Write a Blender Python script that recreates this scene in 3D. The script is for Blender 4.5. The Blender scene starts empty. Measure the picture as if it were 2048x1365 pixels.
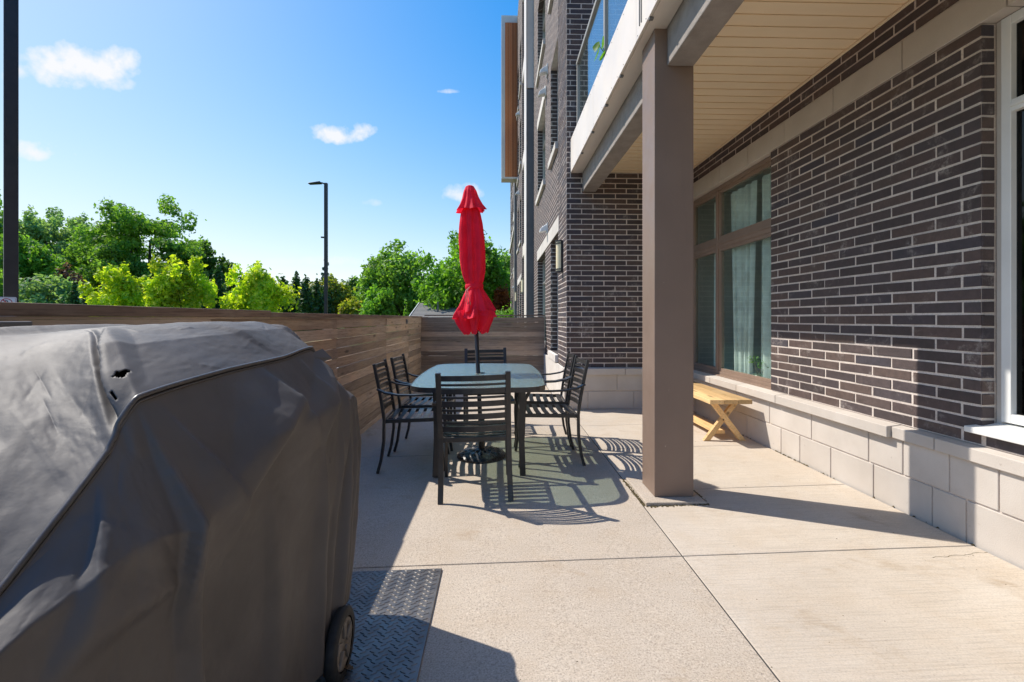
import bpy, bmesh, math, random
import numpy as np
from mathutils import Vector, Matrix
random.seed(7)
S = bpy.context.scene
C = S.collection

# ------------------------------------------------------------------ camera
EYE = 1.165
F_PX = 930.0                      # focal length in pixels of a 2048 px wide picture
YAW = math.atan(29.0 / 930.0)     # a little to the right of the wall direction (+Y)
cam = bpy.data.cameras.new('camera')
cam.sensor_width = 36.0
cam.lens = 36.0 * F_PX / 2048.0
cam.shift_y = -45.5 / 2048.0
cam.clip_start = 0.05
cam.clip_end = 3000
camo = bpy.data.objects.new('camera', cam); C.objects.link(camo)
camo.location = (0, 0, EYE)
camo.rotation_euler = (math.pi / 2, 0, -YAW)
S.camera = camo

# ------------------------------------------------------------------ light
SUN_DIR = Vector((1, -0.5, -1.333)).normalized()     # way the light travels
SUN_EL = math.asin(-SUN_DIR.z)
SUN_AZ = math.atan2(-SUN_DIR.x, -SUN_DIR.y)          # clockwise from +Y
sun = bpy.data.lights.new('sun', 'SUN'); sun.energy = 2.0; sun.angle = math.radians(0.5)
sun.color = (1.0, 0.93, 0.83)
suno = bpy.data.objects.new('sun', sun); C.objects.link(suno)
suno.rotation_euler = SUN_DIR.to_track_quat('-Z', 'Y').to_euler()
suno.location = (-20, 10, 30)

W = bpy.data.worlds.new('World'); S.world = W; W.use_nodes = True
wn, wl = W.node_tree.nodes, W.node_tree.links
wn.clear()
def wnode(t, **kw):
    n = wn.new(t)
    for k, v in kw.items(): setattr(n, k, v)
    return n
def wmath(op, a, b=None, c=None):
    n = wnode('ShaderNodeMath', operation=op)
    for i, x in enumerate((a, b, c)):
        if x is None: continue
        if isinstance(x, (int, float)): n.inputs[i].default_value = x
        else: wl.new(x, n.inputs[i])
    return n.outputs[0]
sky = wnode('ShaderNodeTexSky', sky_type='NISHITA')
sky.sun_disc = False; sky.sun_elevation = SUN_EL; sky.sun_rotation = SUN_AZ % (2 * math.pi)
sky.air_density = 1.0; sky.dust_density = 0.45; sky.ozone_density = 2.2; sky.altitude = 100
# soft shoulder so that the bright haze near the horizon does not burn out
SH = 2.9
ssp = wnode('ShaderNodeSeparateColor'); wl.new(sky.outputs[0], ssp.inputs[0]); scm = wnode('ShaderNodeCombineColor')
for i_ in range(3):
    e_ = wmath('POWER', math.e, wmath('MULTIPLY', ssp.outputs[i_], -1.0 / SH))
    wl.new(wmath('MULTIPLY', wmath('SUBTRACT', 1.0, e_), SH), scm.inputs[i_])
hs = wnode('ShaderNodeHueSaturation'); hs.inputs['Hue'].default_value = .514; hs.inputs['Saturation'].default_value = 1.9
wl.new(scm.outputs[0], hs.inputs['Color'])
tc = wnode('ShaderNodeTexCoord')
sep = wnode('ShaderNodeSeparateXYZ'); wl.new(tc.outputs['Generated'], sep.inputs[0])
yy = wmath('MAXIMUM', sep.outputs['Y'], 0.02)
ax = wmath('DIVIDE', sep.outputs['X'], yy); az = wmath('DIVIDE', sep.outputs['Z'], yy)
nz = wnode('ShaderNodeTexNoise'); nz.inputs['Scale'].default_value = 9; nz.inputs['Detail'].default_value = 7
nz.inputs['Roughness'].default_value = 0.62
wl.new(tc.outputs['Generated'], nz.inputs['Vector'])
nz2 = wnode('ShaderNodeTexNoise'); nz2.inputs['Scale'].default_value = 38; nz2.inputs['Detail'].default_value = 5
wl.new(tc.outputs['Generated'], nz2.inputs['Vector'])
total = None
def cloud(x, z, rx, rz, dens):
    """one small fair weather cloud: ellipse in direction space broken up by noise"""
    global total
    dx = wmath('DIVIDE', wmath('SUBTRACT', ax, x), rx)
    dz = wmath('DIVIDE', wmath('SUBTRACT', az, z), rz)
    low = wmath('MULTIPLY', wmath('MINIMUM', dz, 0.0), 0.55)         # flatter base
    dz = wmath('ADD', dz, low)
    r = wmath('ADD', wmath('MULTIPLY', dx, dx), wmath('MULTIPLY', dz, dz))
    n = wmath('ADD', wmath('MULTIPLY', wmath('SUBTRACT', nz.outputs[0], 0.5), 5.0),
              wmath('MULTIPLY', wmath('SUBTRACT', nz2.outputs[0], 0.5), 3.4))
    v = wmath('SUBTRACT', wmath('ADD', 1.25, n), r)
    v = wmath('MULTIPLY', wmath('MINIMUM', wmath('MAXIMUM', wmath('MULTIPLY', v, .75), 0.0), 1.0), dens)
    total = v if total is None else wmath('MAXIMUM', total, v)
for c in [(-0.885, 0.515, .125, .050, 1.0), (-0.90, 0.55, .06, .035, .95), (-.795,.487,.05,.018,.85), (-.953, .345, .060, .027, 1.0), (-.335, .388, .062, .025, .95),
          (-.285, .40, .03, .02, .9), (-.07, .265, .04, .022, .8), (-.10, .485, .03, .006, .55),
          (-.27, .245, .03, .010, .35), (.03, .60, .02, .012, .6), (.5, .8, .2, .05, .8), (-1.7, .7, .2, .07, .9), (-.40, .12, .12, .012, .4)]:
    cloud(*c)
total = wmath('MULTIPLY', total, wmath('GREATER_THAN', sep.outputs['Y'], 0.02))
hz = wnode('ShaderNodeMixRGB'); hz.inputs[2].default_value = (2.25, 2.28, 2.36, 1)
wl.new(total, hz.inputs[0]); wl.new(hs.outputs[0], hz.inputs[1])
bg = wnode('ShaderNodeBackground'); bg.inputs['Strength'].default_value = 0.15
wl.new(hz.outputs[0], bg.inputs[0])
wo = wnode('ShaderNodeOutputWorld'); wl.new(bg.outputs[0], wo.inputs[0])

S.view_settings.view_transform = 'Standard'
S.view_settings.look = 'None'
S.view_settings.exposure = 1.5
S.view_settings.gamma = 1.0
S.view_settings.use_curve_mapping = False
S.render.engine = 'CYCLES'
S.cycles.max_bounces = 12
S.cycles.diffuse_bounces = 8
S.cycles.transparent_max_bounces = 16
S.render.resolution_x, S.render.resolution_y = 1024, 682

# ------------------------------------------------------------------ materials
class Mat:
    def __init__(s, name):
        s.m = bpy.data.materials.new(name); s.m.use_nodes = True
        s.n, s.l = s.m.node_tree.nodes, s.m.node_tree.links
        s.n.clear()
        s.out = s.n.new('ShaderNodeOutputMaterial')
        s.p = s.n.new('ShaderNodeBsdfPrincipled')
        s.l.new(s.p.outputs[0], s.out.inputs[0])
        s._c = None
    def node(s, t, **kw):
        n = s.n.new(t)
        for k, v in kw.items(): setattr(n, k, v)
        return n
    def put(s, sock, v):
        if isinstance(v, bpy.types.NodeSocket): s.l.new(v, sock)
        elif isinstance(v, (tuple, list)):
            v = tuple(v)
            sock.default_value = v + (1,) if len(v) == 3 and len(sock.default_value) == 4 else v
        else: sock.default_value = v
    def coord(s, kind='Object', scale=(1, 1, 1), rot=(0, 0, 0)):
        t = s.node('ShaderNodeTexCoord'); mp = s.node('ShaderNodeMapping')
        mp.inputs['Scale'].default_value = scale; mp.inputs['Rotation'].default_value = rot
        if kind == 'World':
            g = s.node('ShaderNodeNewGeometry'); s.l.new(g.outputs['Position'], mp.inputs[0])
        else: s.l.new(t.outputs[kind], mp.inputs[0])
        return mp.outputs[0]
    def noise(s, vec, scale, detail=3, rough=.55, dist=0):
        n = s.node('ShaderNodeTexNoise'); s.l.new(vec, n.inputs['Vector'])
        n.inputs['Scale'].default_value = scale; n.inputs['Detail'].default_value = detail
        n.inputs['Roughness'].default_value = rough; n.inputs['Distortion'].default_value = dist
        return n.outputs[0]
    def math(s, op, a, b=0.0, clamp=False):
        n = s.node('ShaderNodeMath', operation=op, use_clamp=clamp); s.put(n.inputs[0], a); s.put(n.inputs[1], b)
        return n.outputs[0]
    def ramp(s, fac, lo, hi, a=0.0, b=1.0):
        n = s.node('ShaderNodeMapRange'); s.put(n.inputs[0], fac)
        n.inputs[1].default_value = lo; n.inputs[2].default_value = hi
        n.inputs[3].default_value = a; n.inputs[4].default_value = b
        return n.outputs[0]
    def mix(s, fac, a, b, kind='MIX'):
        n = s.node('ShaderNodeMixRGB', blend_type=kind); s.put(n.inputs[0], fac); s.put(n.inputs[1], a); s.put(n.inputs[2], b)
        return n.outputs[0]
    def island(s):
        return s.node('ShaderNodeNewGeometry').outputs['Random Per Island']
    def objrand(s):
        return s.node('ShaderNodeObjectInfo').outputs['Random']
    def bump(s, h, strength=.3, dist=.01):
        n = s.node('ShaderNodeBump'); n.inputs['Strength'].default_value = strength; n.inputs['Distance'].default_value = dist
        s.put(n.inputs['Height'], h); s.l.new(n.outputs[0], s.p.inputs['Normal']); s._b = n
        return n
    def set(s, color=None, rough=None, metal=None, spec=None):
        if color is not None: s.put(s.p.inputs['Base Color'], color)
        if rough is not None: s.put(s.p.inputs['Roughness'], rough)
        if metal is not None: s.put(s.p.inputs['Metallic'], metal)
        if spec is not None: s.put(s.p.inputs['Specular IOR Level'], spec)
        return s

def simple(name, col, rough=.6, var=.25, nscale=6, bump=.15, bscale=80, bdist=.002, metal=0, spec=.5, kind='World'):
    m = Mat(name); v = m.coord(kind)
    n1 = m.noise(v, nscale, 5)
    f = m.ramp(n1, .3, .7, 1 - var, 1 + var)
    c = m.mix(1.0, col, f, 'MULTIPLY')
    m.set(c, m.ramp(m.noise(v, nscale * 3), .3, .7, max(0, rough - .08), min(1, rough + .08)), metal, spec)
    if bump: m.bump(m.noise(v, bscale, 4), bump, bdist)
    return m.m

def make_concrete(name='washed_concrete', right=False):
    m = Mat(name); v = m.coord('World')
    big = m.noise(v, .9, 5, .6); mid = m.noise(v, 5, 6, .65)
    sp = m.noise(v, 150, 3, .7); sp2 = m.noise(v, 55, 4, .7)
    lines = m.noise(m.coord('World', (3, 130, 1)), 1.0, 5, .7)       # broom strokes along x
    c = m.mix(m.ramp(big, .32, .7), (.47, .40, .325), (.56, .485, .40))
    c = m.mix(m.ramp(mid, .45, .75, 0, .55), c, (.47, .375, .275))
    c = m.mix(m.ramp(m.noise(v, 1.7, 3), .58, .8, 0, .45), c, (.62, .57, .50))
    if right: c = m.mix(1.0, c, (1.10, 1.12, 1.14), 'MULTIPLY')
    c = m.mix(m.ramp(sp, .30, .5, .35 if right else .85, 0), c, (.22, .185, .155))
    c = m.mix(m.ramp(sp2, .25, .42, .35, 0), c, (.27, .22, .18))
    c = m.mix(m.ramp(sp, .58, .74, 0, .3 if right else .75), c, (.80, .73, .63))
    c = m.mix(m.ramp(lines, .33, .52, 0.42 if right else .25, 0), c, (.30, .26, .21))
    # a few blotchy rusty or damp stains
    c = m.mix(m.ramp(m.noise(v, 2.6, 4, .6, .6), .60, .74, 0, .60), c, (.34, .25, .16))
    c = m.mix(m.ramp(m.noise(v, 13, 3), .74, .80, 0, .6), c, (.16, .13, .11))
    m.set(c, .86, 0, .3)
    h = m.math('ADD', m.math('MULTIPLY', lines, 1.2 if right else .5), m.math('MULTIPLY', sp, .25 if right else .8))
    m.bump(h, .55, .004)
    return m.m

def make_brick(name='dark_clay_brick', rand='island'):
    m = Mat(name); v = m.coord('World')
    r = m.island() if rand == 'island' else m.objrand()
    ramp = m.node('ShaderNodeValToRGB'); m.l.new(r, ramp.inputs[0])
    e = ramp.color_ramp; e.interpolation = 'LINEAR'
    e.elements[0].color = (.060, .045, .044, 1); e.elements[1].color = (.105, .073, .064, 1)
    for pos, col in ((.25, (.075, .058, .060)), (.45, (.10, .068, .060)), (.62, (.060, .052, .062)), (.82, (.110, .077, .067))):
        k = e.elements.new(pos); k.color = col + (1,)
    n = m.noise(v, 28, 5, .7)
    c = m.mix(1.0, ramp.outputs[0], m.ramp(n, .3, .75, .78, 1.35), 'MULTIPLY')
    c = m.mix(m.ramp(m.noise(v, 260, 3, .8), .58, .8, 0, .35), c, (.23, .19, .18))
    smear = m.math('MULTIPLY', m.ramp(m.noise(v, 4.5, 4, .6, .8), .56, .74), m.ramp(m.noise(v, 40, 4, .75), .42, .65))
    c = m.mix(m.math('MULTIPLY', smear, .75), c, (.46, .41, .38))
    m.set(c, m.ramp(n, .3, .7, .62, .82), 0, .4)
    m.bump(m.math('ADD', m.noise(v, 180, 4, .75), m.noise(v, 40, 3)), .5, .003)
    return m.m

def make_mortar():
    m = Mat('mortar'); v = m.coord('World')
    c = m.mix(m.ramp(m.noise(v, 9, 5), .3, .7), (.58, .50, .45), (.76, .67, .60))
    c = m.mix(m.ramp(m.noise(v, 120, 3), .3, .5, .4, 0), c, (.27, .23, .2))
    m.set(c, .92, 0, .2); m.bump(m.noise(v, 140, 4, .7), .6, .004)
    return m.m

def make_far_brick():
    """facade seen at a grazing angle: courses too thin to pick apart"""
    m = Mat('brick_coursing'); t = m.node('ShaderNodeNewGeometry')
    sp = m.node('ShaderNodeSeparateXYZ'); m.l.new(t.outputs['Position'], sp.inputs[0])
    cmb = m.node('ShaderNodeCombineXYZ')
    m.put(cmb.inputs[0], m.math('ADD', sp.outputs['X'], sp.outputs['Y'])); m.l.new(sp.outputs['Z'], cmb.inputs[1])
    b = m.node('ShaderNodeTexBrick'); m.l.new(cmb.outputs[0], b.inputs['Vector'])
    b.inputs['Scale'].default_value = 1; b.inputs['Brick Width'].default_value = .298; b.inputs['Row Height'].default_value = .0672
    b.inputs['Mortar Size'].default_value = .0055; b.inputs['Mortar Smooth'].default_value = .1; b.inputs['Bias'].default_value = 0
    b.inputs['Color1'].default_value = (.05, .04, .042, 1); b.inputs['Color2'].default_value = (.10, .07, .06, 1)
    b.inputs['Mortar'].default_value = (.58, .50, .46, 1)
    v = m.coord('World')
    c = m.mix(1, b.outputs[0], m.ramp(m.noise(v, 8, 5), .3, .7, .8, 1.2), 'MULTIPLY')
    m.set(c, .8, 0, .3); m.bump(m.math('SUBTRACT', 1.0, b.outputs['Fac']), .6, .005)
    return m.m

def make_stone(name='cast_stone', a=(.53, .475, .42), b=(.62, .565, .51)):
    m = Mat(name); v = m.coord('World'); r = m.objrand()
    c = m.mix(m.ramp(m.noise(v, 3, 5), .3, .7), a, b)
    c = m.mix(1.0, c, m.ramp(r, 0, 1, .93, 1.06), 'MULTIPLY')
    c = m.mix(m.ramp(m.noise(v, 2.2, 5, .65, .5), .58, .8, 0, .35), c, (.42, .37, .32))
    c = m.mix(m.ramp(m.noise(v, 230, 2, .7), .3, .42, .35, 0), c, (.36, .32, .28))
    c = m.mix(m.ramp(m.noise(v, 32, 4), .70, .76, 0, .45), c, (.30, .25, .21))
    m.set(c, .88, 0, .25); m.bump(m.noise(v, 150, 4, .7), .35, .003)
    return m.m

def make_wood(name, cols, knots=True, axis='Y', rough=.8, gr=1.0, spec=.25):
    """weathered or new board, grain along the given axis; each board its own tone"""
    m = Mat(name)
    sc = {'Y': (24, 1.0, 24), 'X': (1.0, 24, 24)}[axis]
    off = m.node('ShaderNodeVectorMath', operation='ADD')
    g = m.node('ShaderNodeNewGeometry'); m.l.new(g.outputs['Position'], off.inputs[0])
    rr = m.node('ShaderNodeCombineXYZ'); r = m.objrand()
    m.put(rr.inputs[0], m.math('MULTIPLY', r, 37.0)); m.put(rr.inputs[1], m.math('MULTIPLY', r, 53.0)); m.put(rr.inputs[2], m.math('MULTIPLY', r, 11.0))
    m.l.new(rr.outputs[0], off.inputs[1])
    mp = m.node('ShaderNodeMapping'); m.l.new(off.outputs[0], mp.inputs[0]); mp.inputs['Scale'].default_value = sc
    v = mp.outputs[0]
    grain = m.noise(v, 1.1 * gr, 7, .68, .9); fine = m.noise(v, 5 * gr, 5, .7)
    big = m.noise(off.outputs[0], 1.6, 4)
    c = m.mix(m.ramp(grain, .3, .68), cols[0], cols[1])
    c = m.mix(m.ramp(big, .45, .72, 0, .75), c, cols[2])
    c = m.mix(m.ramp(fine, .32, .5, .55, 0), c, tuple(x * .35 for x in cols[0]))
    if knots:
        vo = m.node('ShaderNodeTexVoronoi'); mp2 = m.node('ShaderNodeMapping'); m.l.new(off.outputs[0], mp2.inputs[0])
        mp2.inputs['Scale'].default_value = (7, 1.7, 7) if axis == 'Y' else (1.7, 7, 7)
        m.l.new(mp2.outputs[0], vo.inputs['Vector']); vo.inputs['Scale'].default_value = 1
        c = m.mix(m.ramp(vo.outputs['Distance'], .05, .14, .85, 0), c, tuple(x * .22 for x in cols[1]))
    c = m.mix(1.0, c, m.ramp(r, 0, 1, .66, 1.28), 'MULTIPLY')
    m.set(c, rough, 0, spec)
    m.bump(m.math('ADD', grain, fine), .5, .003)
    return m.m

def make_leaf(name, a, b, c2=None, trans=.48):
    m = Mat(name); r = m.island()
    ra = m.node('ShaderNodeValToRGB'); m.l.new(r, ra.inputs[0]); e = ra.color_ramp
    e.elements[0].color = a + (1,); e.elements[1].color = b + (1,)
    if c2: k = e.elements.new(.88); k.color = b + (1,); e.elements[2].color = c2 + (1,)
    v = m.coord('World')
    c = m.mix(1.0, ra.outputs[0], m.ramp(m.noise(v, .55, 3), .3, .7, .7, 1.3), 'MULTIPLY')
    m.set(c, .55, 0, .35)
    tr = m.node('ShaderNodeBsdfTranslucent'); m.l.new(m.mix(1.0, c, (1.5, 1.6, .6), 'MULTIPLY'), tr.inputs[0])
    mx = m.node('ShaderNodeMixShader'); mx.inputs[0].default_value = trans
    m.l.new(m.p.outputs[0], mx.inputs[1]); m.l.new(tr.outputs[0], mx.inputs[2]); m.l.new(mx.outputs[0], m.out.inputs[0])
    return m.m

def make_glass(name, tint, body=.0, bodycol=(.5, .6, .55), rough=.02, bump=None, ior=1.5, refl=1.0):
    m = Mat(name); m.n.remove(m.p)
    tr = m.node('ShaderNodeBsdfTransparent'); tr.inputs[0].default_value = tint + (1,)
    gl = m.node('ShaderNodeBsdfGlossy'); gl.inputs['Roughness'].default_value = rough
    df = m.node('ShaderNodeBsdfDiffuse'); df.inputs[0].default_value = bodycol + (1,)
    fr = m.node('ShaderNodeFresnel'); bf = m.node('ShaderNodeNewGeometry').outputs['Backfacing']
    m.put(fr.inputs[0], m.ramp(bf, 0, 1, ior, 1 / ior))
    a = m.node('ShaderNodeMixShader'); a.inputs[0].default_value = body
    m.l.new(tr.outputs[0], a.inputs[1]); m.l.new(df.outputs[0], a.inputs[2])
    b = m.node('ShaderNodeMixShader'); m.put(b.inputs[0], m.math('MULTIPLY', fr.outputs[0], refl, True))
    m.l.new(a.outputs[0], b.inputs[1]); m.l.new(gl.outputs[0], b.inputs[2]); m.l.new(b.outputs[0], m.out.inputs[0])
    if bump:
        v = m.coord('World')
        bn = m.node('ShaderNodeBump'); bn.inputs['Strength'].default_value = bump[0]; bn.inputs['Distance'].default_value = bump[1]
        m.put(bn.inputs['Height'], m.noise(v, bump[2], 3)); m.l.new(bn.outputs[0], gl.inputs['Normal'])
        m.l.new(bn.outputs[0], df.inputs['Normal'])
    return m.m

def make_cover():
    m = Mat('weathered_vinyl_cloth'); v = m.coord('World')
    c = m.mix(m.ramp(m.noise(v, 3, 5, .6), .3, .7), (.070, .064, .063), (.104, .096, .094))
    c = m.mix(m.ramp(m.noise(v, 1.4, 3), .5, .75, 0, .5), c, (.130, .120, .116))
    c = m.mix(m.ramp(m.noise(v, 60, 5, .75), .66, .8, 0, .25), c, (.20, .18, .17))
    c = m.mix(m.ramp(m.noise(m.coord('World', (2, 30, 30)), 1.5, 4, .6, 2.5), .73, .77, 0, .4), c, (.24, .22, .21))
    m.set(c, m.ramp(m.noise(v, 5, 4), .3, .7, .54, .68), 0, .42)
    wv = m.noise(v, 900, 2); mid = m.noise(v, 16, 5, .6)
    m.bump(m.math('ADD', m.math('MULTIPLY', mid, 1.0), m.math('MULTIPLY', wv, .12)), .30, .006)
    return m.m

def make_plate():
    m = Mat('worn_steel_plate'); v = m.coord('World')
    c = m.mix(m.ramp(m.noise(v, 6, 5), .3, .7), (.13, .125, .125), (.24, .225, .21))
    c = m.mix(m.ramp(m.noise(v, 22, 5, .7), .55, .72, 0, .6), c, (.20, .145, .10))
    m.set(c, m.ramp(m.noise(v, 25, 4), .3, .7, .34, .5), .75, .5)
    m.bump(m.noise(v, 120, 3), .15, .002)
    return m.m

def make_fabric(name, col, trans=.2):
    m = Mat(name); v = m.coord('World')
    c = m.mix(1.0, col, m.ramp(m.noise(v, 7, 4), .3, .7, .85, 1.15), 'MULTIPLY')
    m.set(c, .75, 0, .25); m.bump(m.noise(v, 700, 2), .2, .001)
    tr = m.node('ShaderNodeBsdfTranslucent'); m.l.new(c, tr.inputs[0])
    mx = m.node('ShaderNodeMixShader'); mx.inputs[0].default_value = trans
    m.l.new(m.p.outputs[0], mx.inputs[1]); m.l.new(tr.outputs[0], mx.inputs[2]); m.l.new(mx.outputs[0], m.out.inputs[0])
    return m.m

def make_taupe():
    m = Mat('taupe_painted_metal'); v = m.coord('World')
    c = m.mix(m.ramp(m.noise(v, 2.2, 5), .3, .7), (.215, .148, .112), (.255, .178, .136))
    sc = m.math('MULTIPLY', m.ramp(m.noise(v, 6, 3), .60, .70), m.ramp(m.noise(m.coord('World', (90, 90, 25), (0, .5, 0)), 1, 4, .7), .66, .70))
    c = m.mix(sc, c, (.62, .55, .50))
    c = m.mix(m.ramp(m.noise(m.coord('World', (8, 8, .7)), 1, 4), .55, .8, 0, .35), c, (.16, .115, .09))
    m.set(c, m.ramp(m.noise(v, 7, 4), .3, .7, .40, .58), 0, .45); m.bump(m.noise(v, 160, 3), .10, .0015)
    return m.m

def make_grass():
    m = Mat('lawn'); v = m.coord('World')
    c = m.mix(m.ramp(m.noise(v, .4, 6), .3, .7), (.04, .075, .015), (.09, .13, .03))
    m.set(c, .9, 0, .2); m.bump(m.noise(v, 30, 4), .6, .03)
    return m.m

M = dict(
    concrete=make_concrete(), concrete_broom=make_concrete('broom_finished_concrete', True), brick=make_brick(), brick_obj=make_brick('dark_clay_brick_single', 'obj'), mortar=make_mortar(),
    far_brick=make_far_brick(), stone=make_stone(), stone_far=make_stone('pale_limestone', (.56, .52, .47), (.68, .64, .59)),
    fence=make_wood('weathered_cedar', ((.34, .25, .19), (.54, .43, .34), (.60, .42, .27))),
    fence_end=make_wood('dark_weathered_cedar', ((.20, .14, .105), (.42, .32, .24), (.46, .31, .20)), axis='X'),
    fence_cap=make_wood('grey_brown_rail', ((.17, .11, .08), (.33, .235, .175), (.40, .32, .26)), knots=False),
    pine=make_wood('new_pine', ((.58, .36, .16), (.74, .50, .24), (.78, .56, .30)), gr=.8, rough=.6),
    siding=make_wood('cedar_siding', ((.60, .19, .075), (.74, .27, .11), (.66, .24, .10)), knots=False),
    cover=make_cover(), plate=make_plate(),
    taupe=make_taupe(),
    frame_brown=simple('bronze_window_frame', (.27, .19, .145), .4, .08, 4, .05),
    frame_grey=simple('grey_window_frame', (.30, .29, .27), .5, .1, 4, 0),
    white=simple('white_painted_frame', (.78, .78, .76), .4, .04, 5, .05),
    fascia=simple('off_white_fascia_metal', (.76, .68, .60), .45, .06, 2, .05),
    cream=simple('cream_vinyl', (.90, .73, .51), .42, .05, 1.5, .03),
    stucco=simple('grey_stucco', (.30, .265, .24), .9, .15, 9, .7, 120, .006),
    grey_panel=simple('grey_metal_panel', (.16, .155, .15), .5, .1, 3, .05),
    black=simple('black_powder_coat', (.022, .021, .021), .38, .25, 20, .12, 350, .0008),
    chair=simple('charcoal_powder_coat', (.034, .031, .030), .36, .25, 20, .15, 350, .0008),
    resin=simple('black_cast_resin', (.035, .035, .037), .28, .3, 30, .3, 60, .003),
    piping=simple('grey_vinyl_piping', (.085, .08, .08), .35, .2, 30, .1),
    rubber=simple('black_rubber', (.02, .02, .02), .7, .3, 20, .3),
    hub=simple('dusty_grey_plastic', (.19, .165, .14), .6, .3, 16, .2),
    bronze=simple('dark_bronze_pole', (.028, .022, .022), .4, .2, 5, .05),
    asphalt=simple('asphalt', (.05, .05, .052), .9, .25, 3, .6, 90, .01),
    shingle=simple('grey_shingles', (.22, .21, .20), .9, .2, 12, .5, 40, .02),
    house=simple('pale_siding', (.48, .40, .33), .8, .1, 3, .2),
    lampglass=simple('cream_lamp_glass', (.90, .76, .48), .35, .05, 6, 0),
    bark=simple('bark', (.085, .065, .05), .95, .4, 9, .8, 30, .03),
    moss=simple('moss_and_grit', (.10, .075, .03), .95, .6, 45, .8, 200, .01),
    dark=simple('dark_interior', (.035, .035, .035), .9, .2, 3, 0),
    inner=simple('interior_wall', (.62, .60, .56), .9, .1, 3, 0),
    litter=simple('dead_leaves', (.22, .13, .06), .9, .5, 60, .5),
    red=make_fabric('red_umbrella_cloth', (.92, .022, .060), .30),
    rope=simple('pale_pink_cord', (.75, .28, .24), .8, .1, 60, .3),
    curtain=make_fabric('pale_sheer_curtain', (.92, .95, .93), .35),
    glass=make_glass('window_glass', (.93, .99, .97), .02, (.25, .5, .45), .01, (.05, .002, 4), 1.45, 1.0),
    darkglass=make_glass('dark_window_glass', (.10, .12, .14), .0, (.1, .1, .1), .02, None, 1.5, .8),
    balglass=make_glass('balcony_glass', (.88, .95, .94), .04, (.6, .8, .78), .02, None, 1.6, 1.5),
    table_glass=make_glass('pebbled_table_glass', (.76, .86, .80), .26, (.46, .66, .56), .22, (1.0, .010, 48), 1.5, 1.3),
    vase=make_glass('clear_vase_glass', (.75, .9, .85), .1, (.5, .7, .6), .05),
    grass=make_grass(),
    sign_white=simple('sign_white', (.80, .80, .80), .4, .03, 5, 0), sign_red=simple('sign_red', (.55, .02, .03), .4, .03, 5, 0),
    sign_black=simple('sign_black', (.02, .02, .05), .4, .03, 5, 0),
    grey_text=simple('grey_lettering', (.22, .22, .22), .5, .05, 5, 0),
    box_brown=simple('dark_brown_resin', (.055, .040, .036), .5, .15, 8, .2),
    L_dark=make_leaf('leaves_deep_green', (0.053, 0.114, 0.023), (0.142, 0.257, 0.042)),
    L_mid=make_leaf('leaves_mid_green', (.10, .21, .035), (.26, .43, .075)),
    L_bright=make_leaf('leaves_fresh_green', (0.102, 0.232, 0.029), (0.232, 0.435, 0.058)),
    L_grey=make_leaf('leaves_grey_green', (.17, .27, .12), (.32, .46, .21)),
    L_yellow=make_leaf('leaves_yellow_green', (.24, .38, .02), (.62, .70, .045), (.85, .74, .12)),
    L_cedar=make_leaf('cedar_scales', (0.031, 0.084, 0.022), (0.088, 0.187, 0.040), None, .15),
    L_spruce=make_leaf('spruce_needles', (0.036, 0.080, 0.056), (0.090, 0.150, 0.096), None, .1),
    L_purple=make_leaf('leaves_purple_brown', (0.060, 0.037, 0.043), (0.170, 0.093, 0.093)),
    L_orange=make_leaf('leaves_orange_red', (0.208, 0.058, 0.023), (0.416, 0.130, 0.039)),
    L_olive=make_leaf('leaves_olive_gold', (0.120, 0.180, 0.022), (0.330, 0.345, 0.045), (0.450, 0.300, 0.075)),
    L_plant=make_leaf('house_plant_leaves', (.05, .14, .015), (.14, .30, .03)),
)

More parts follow.
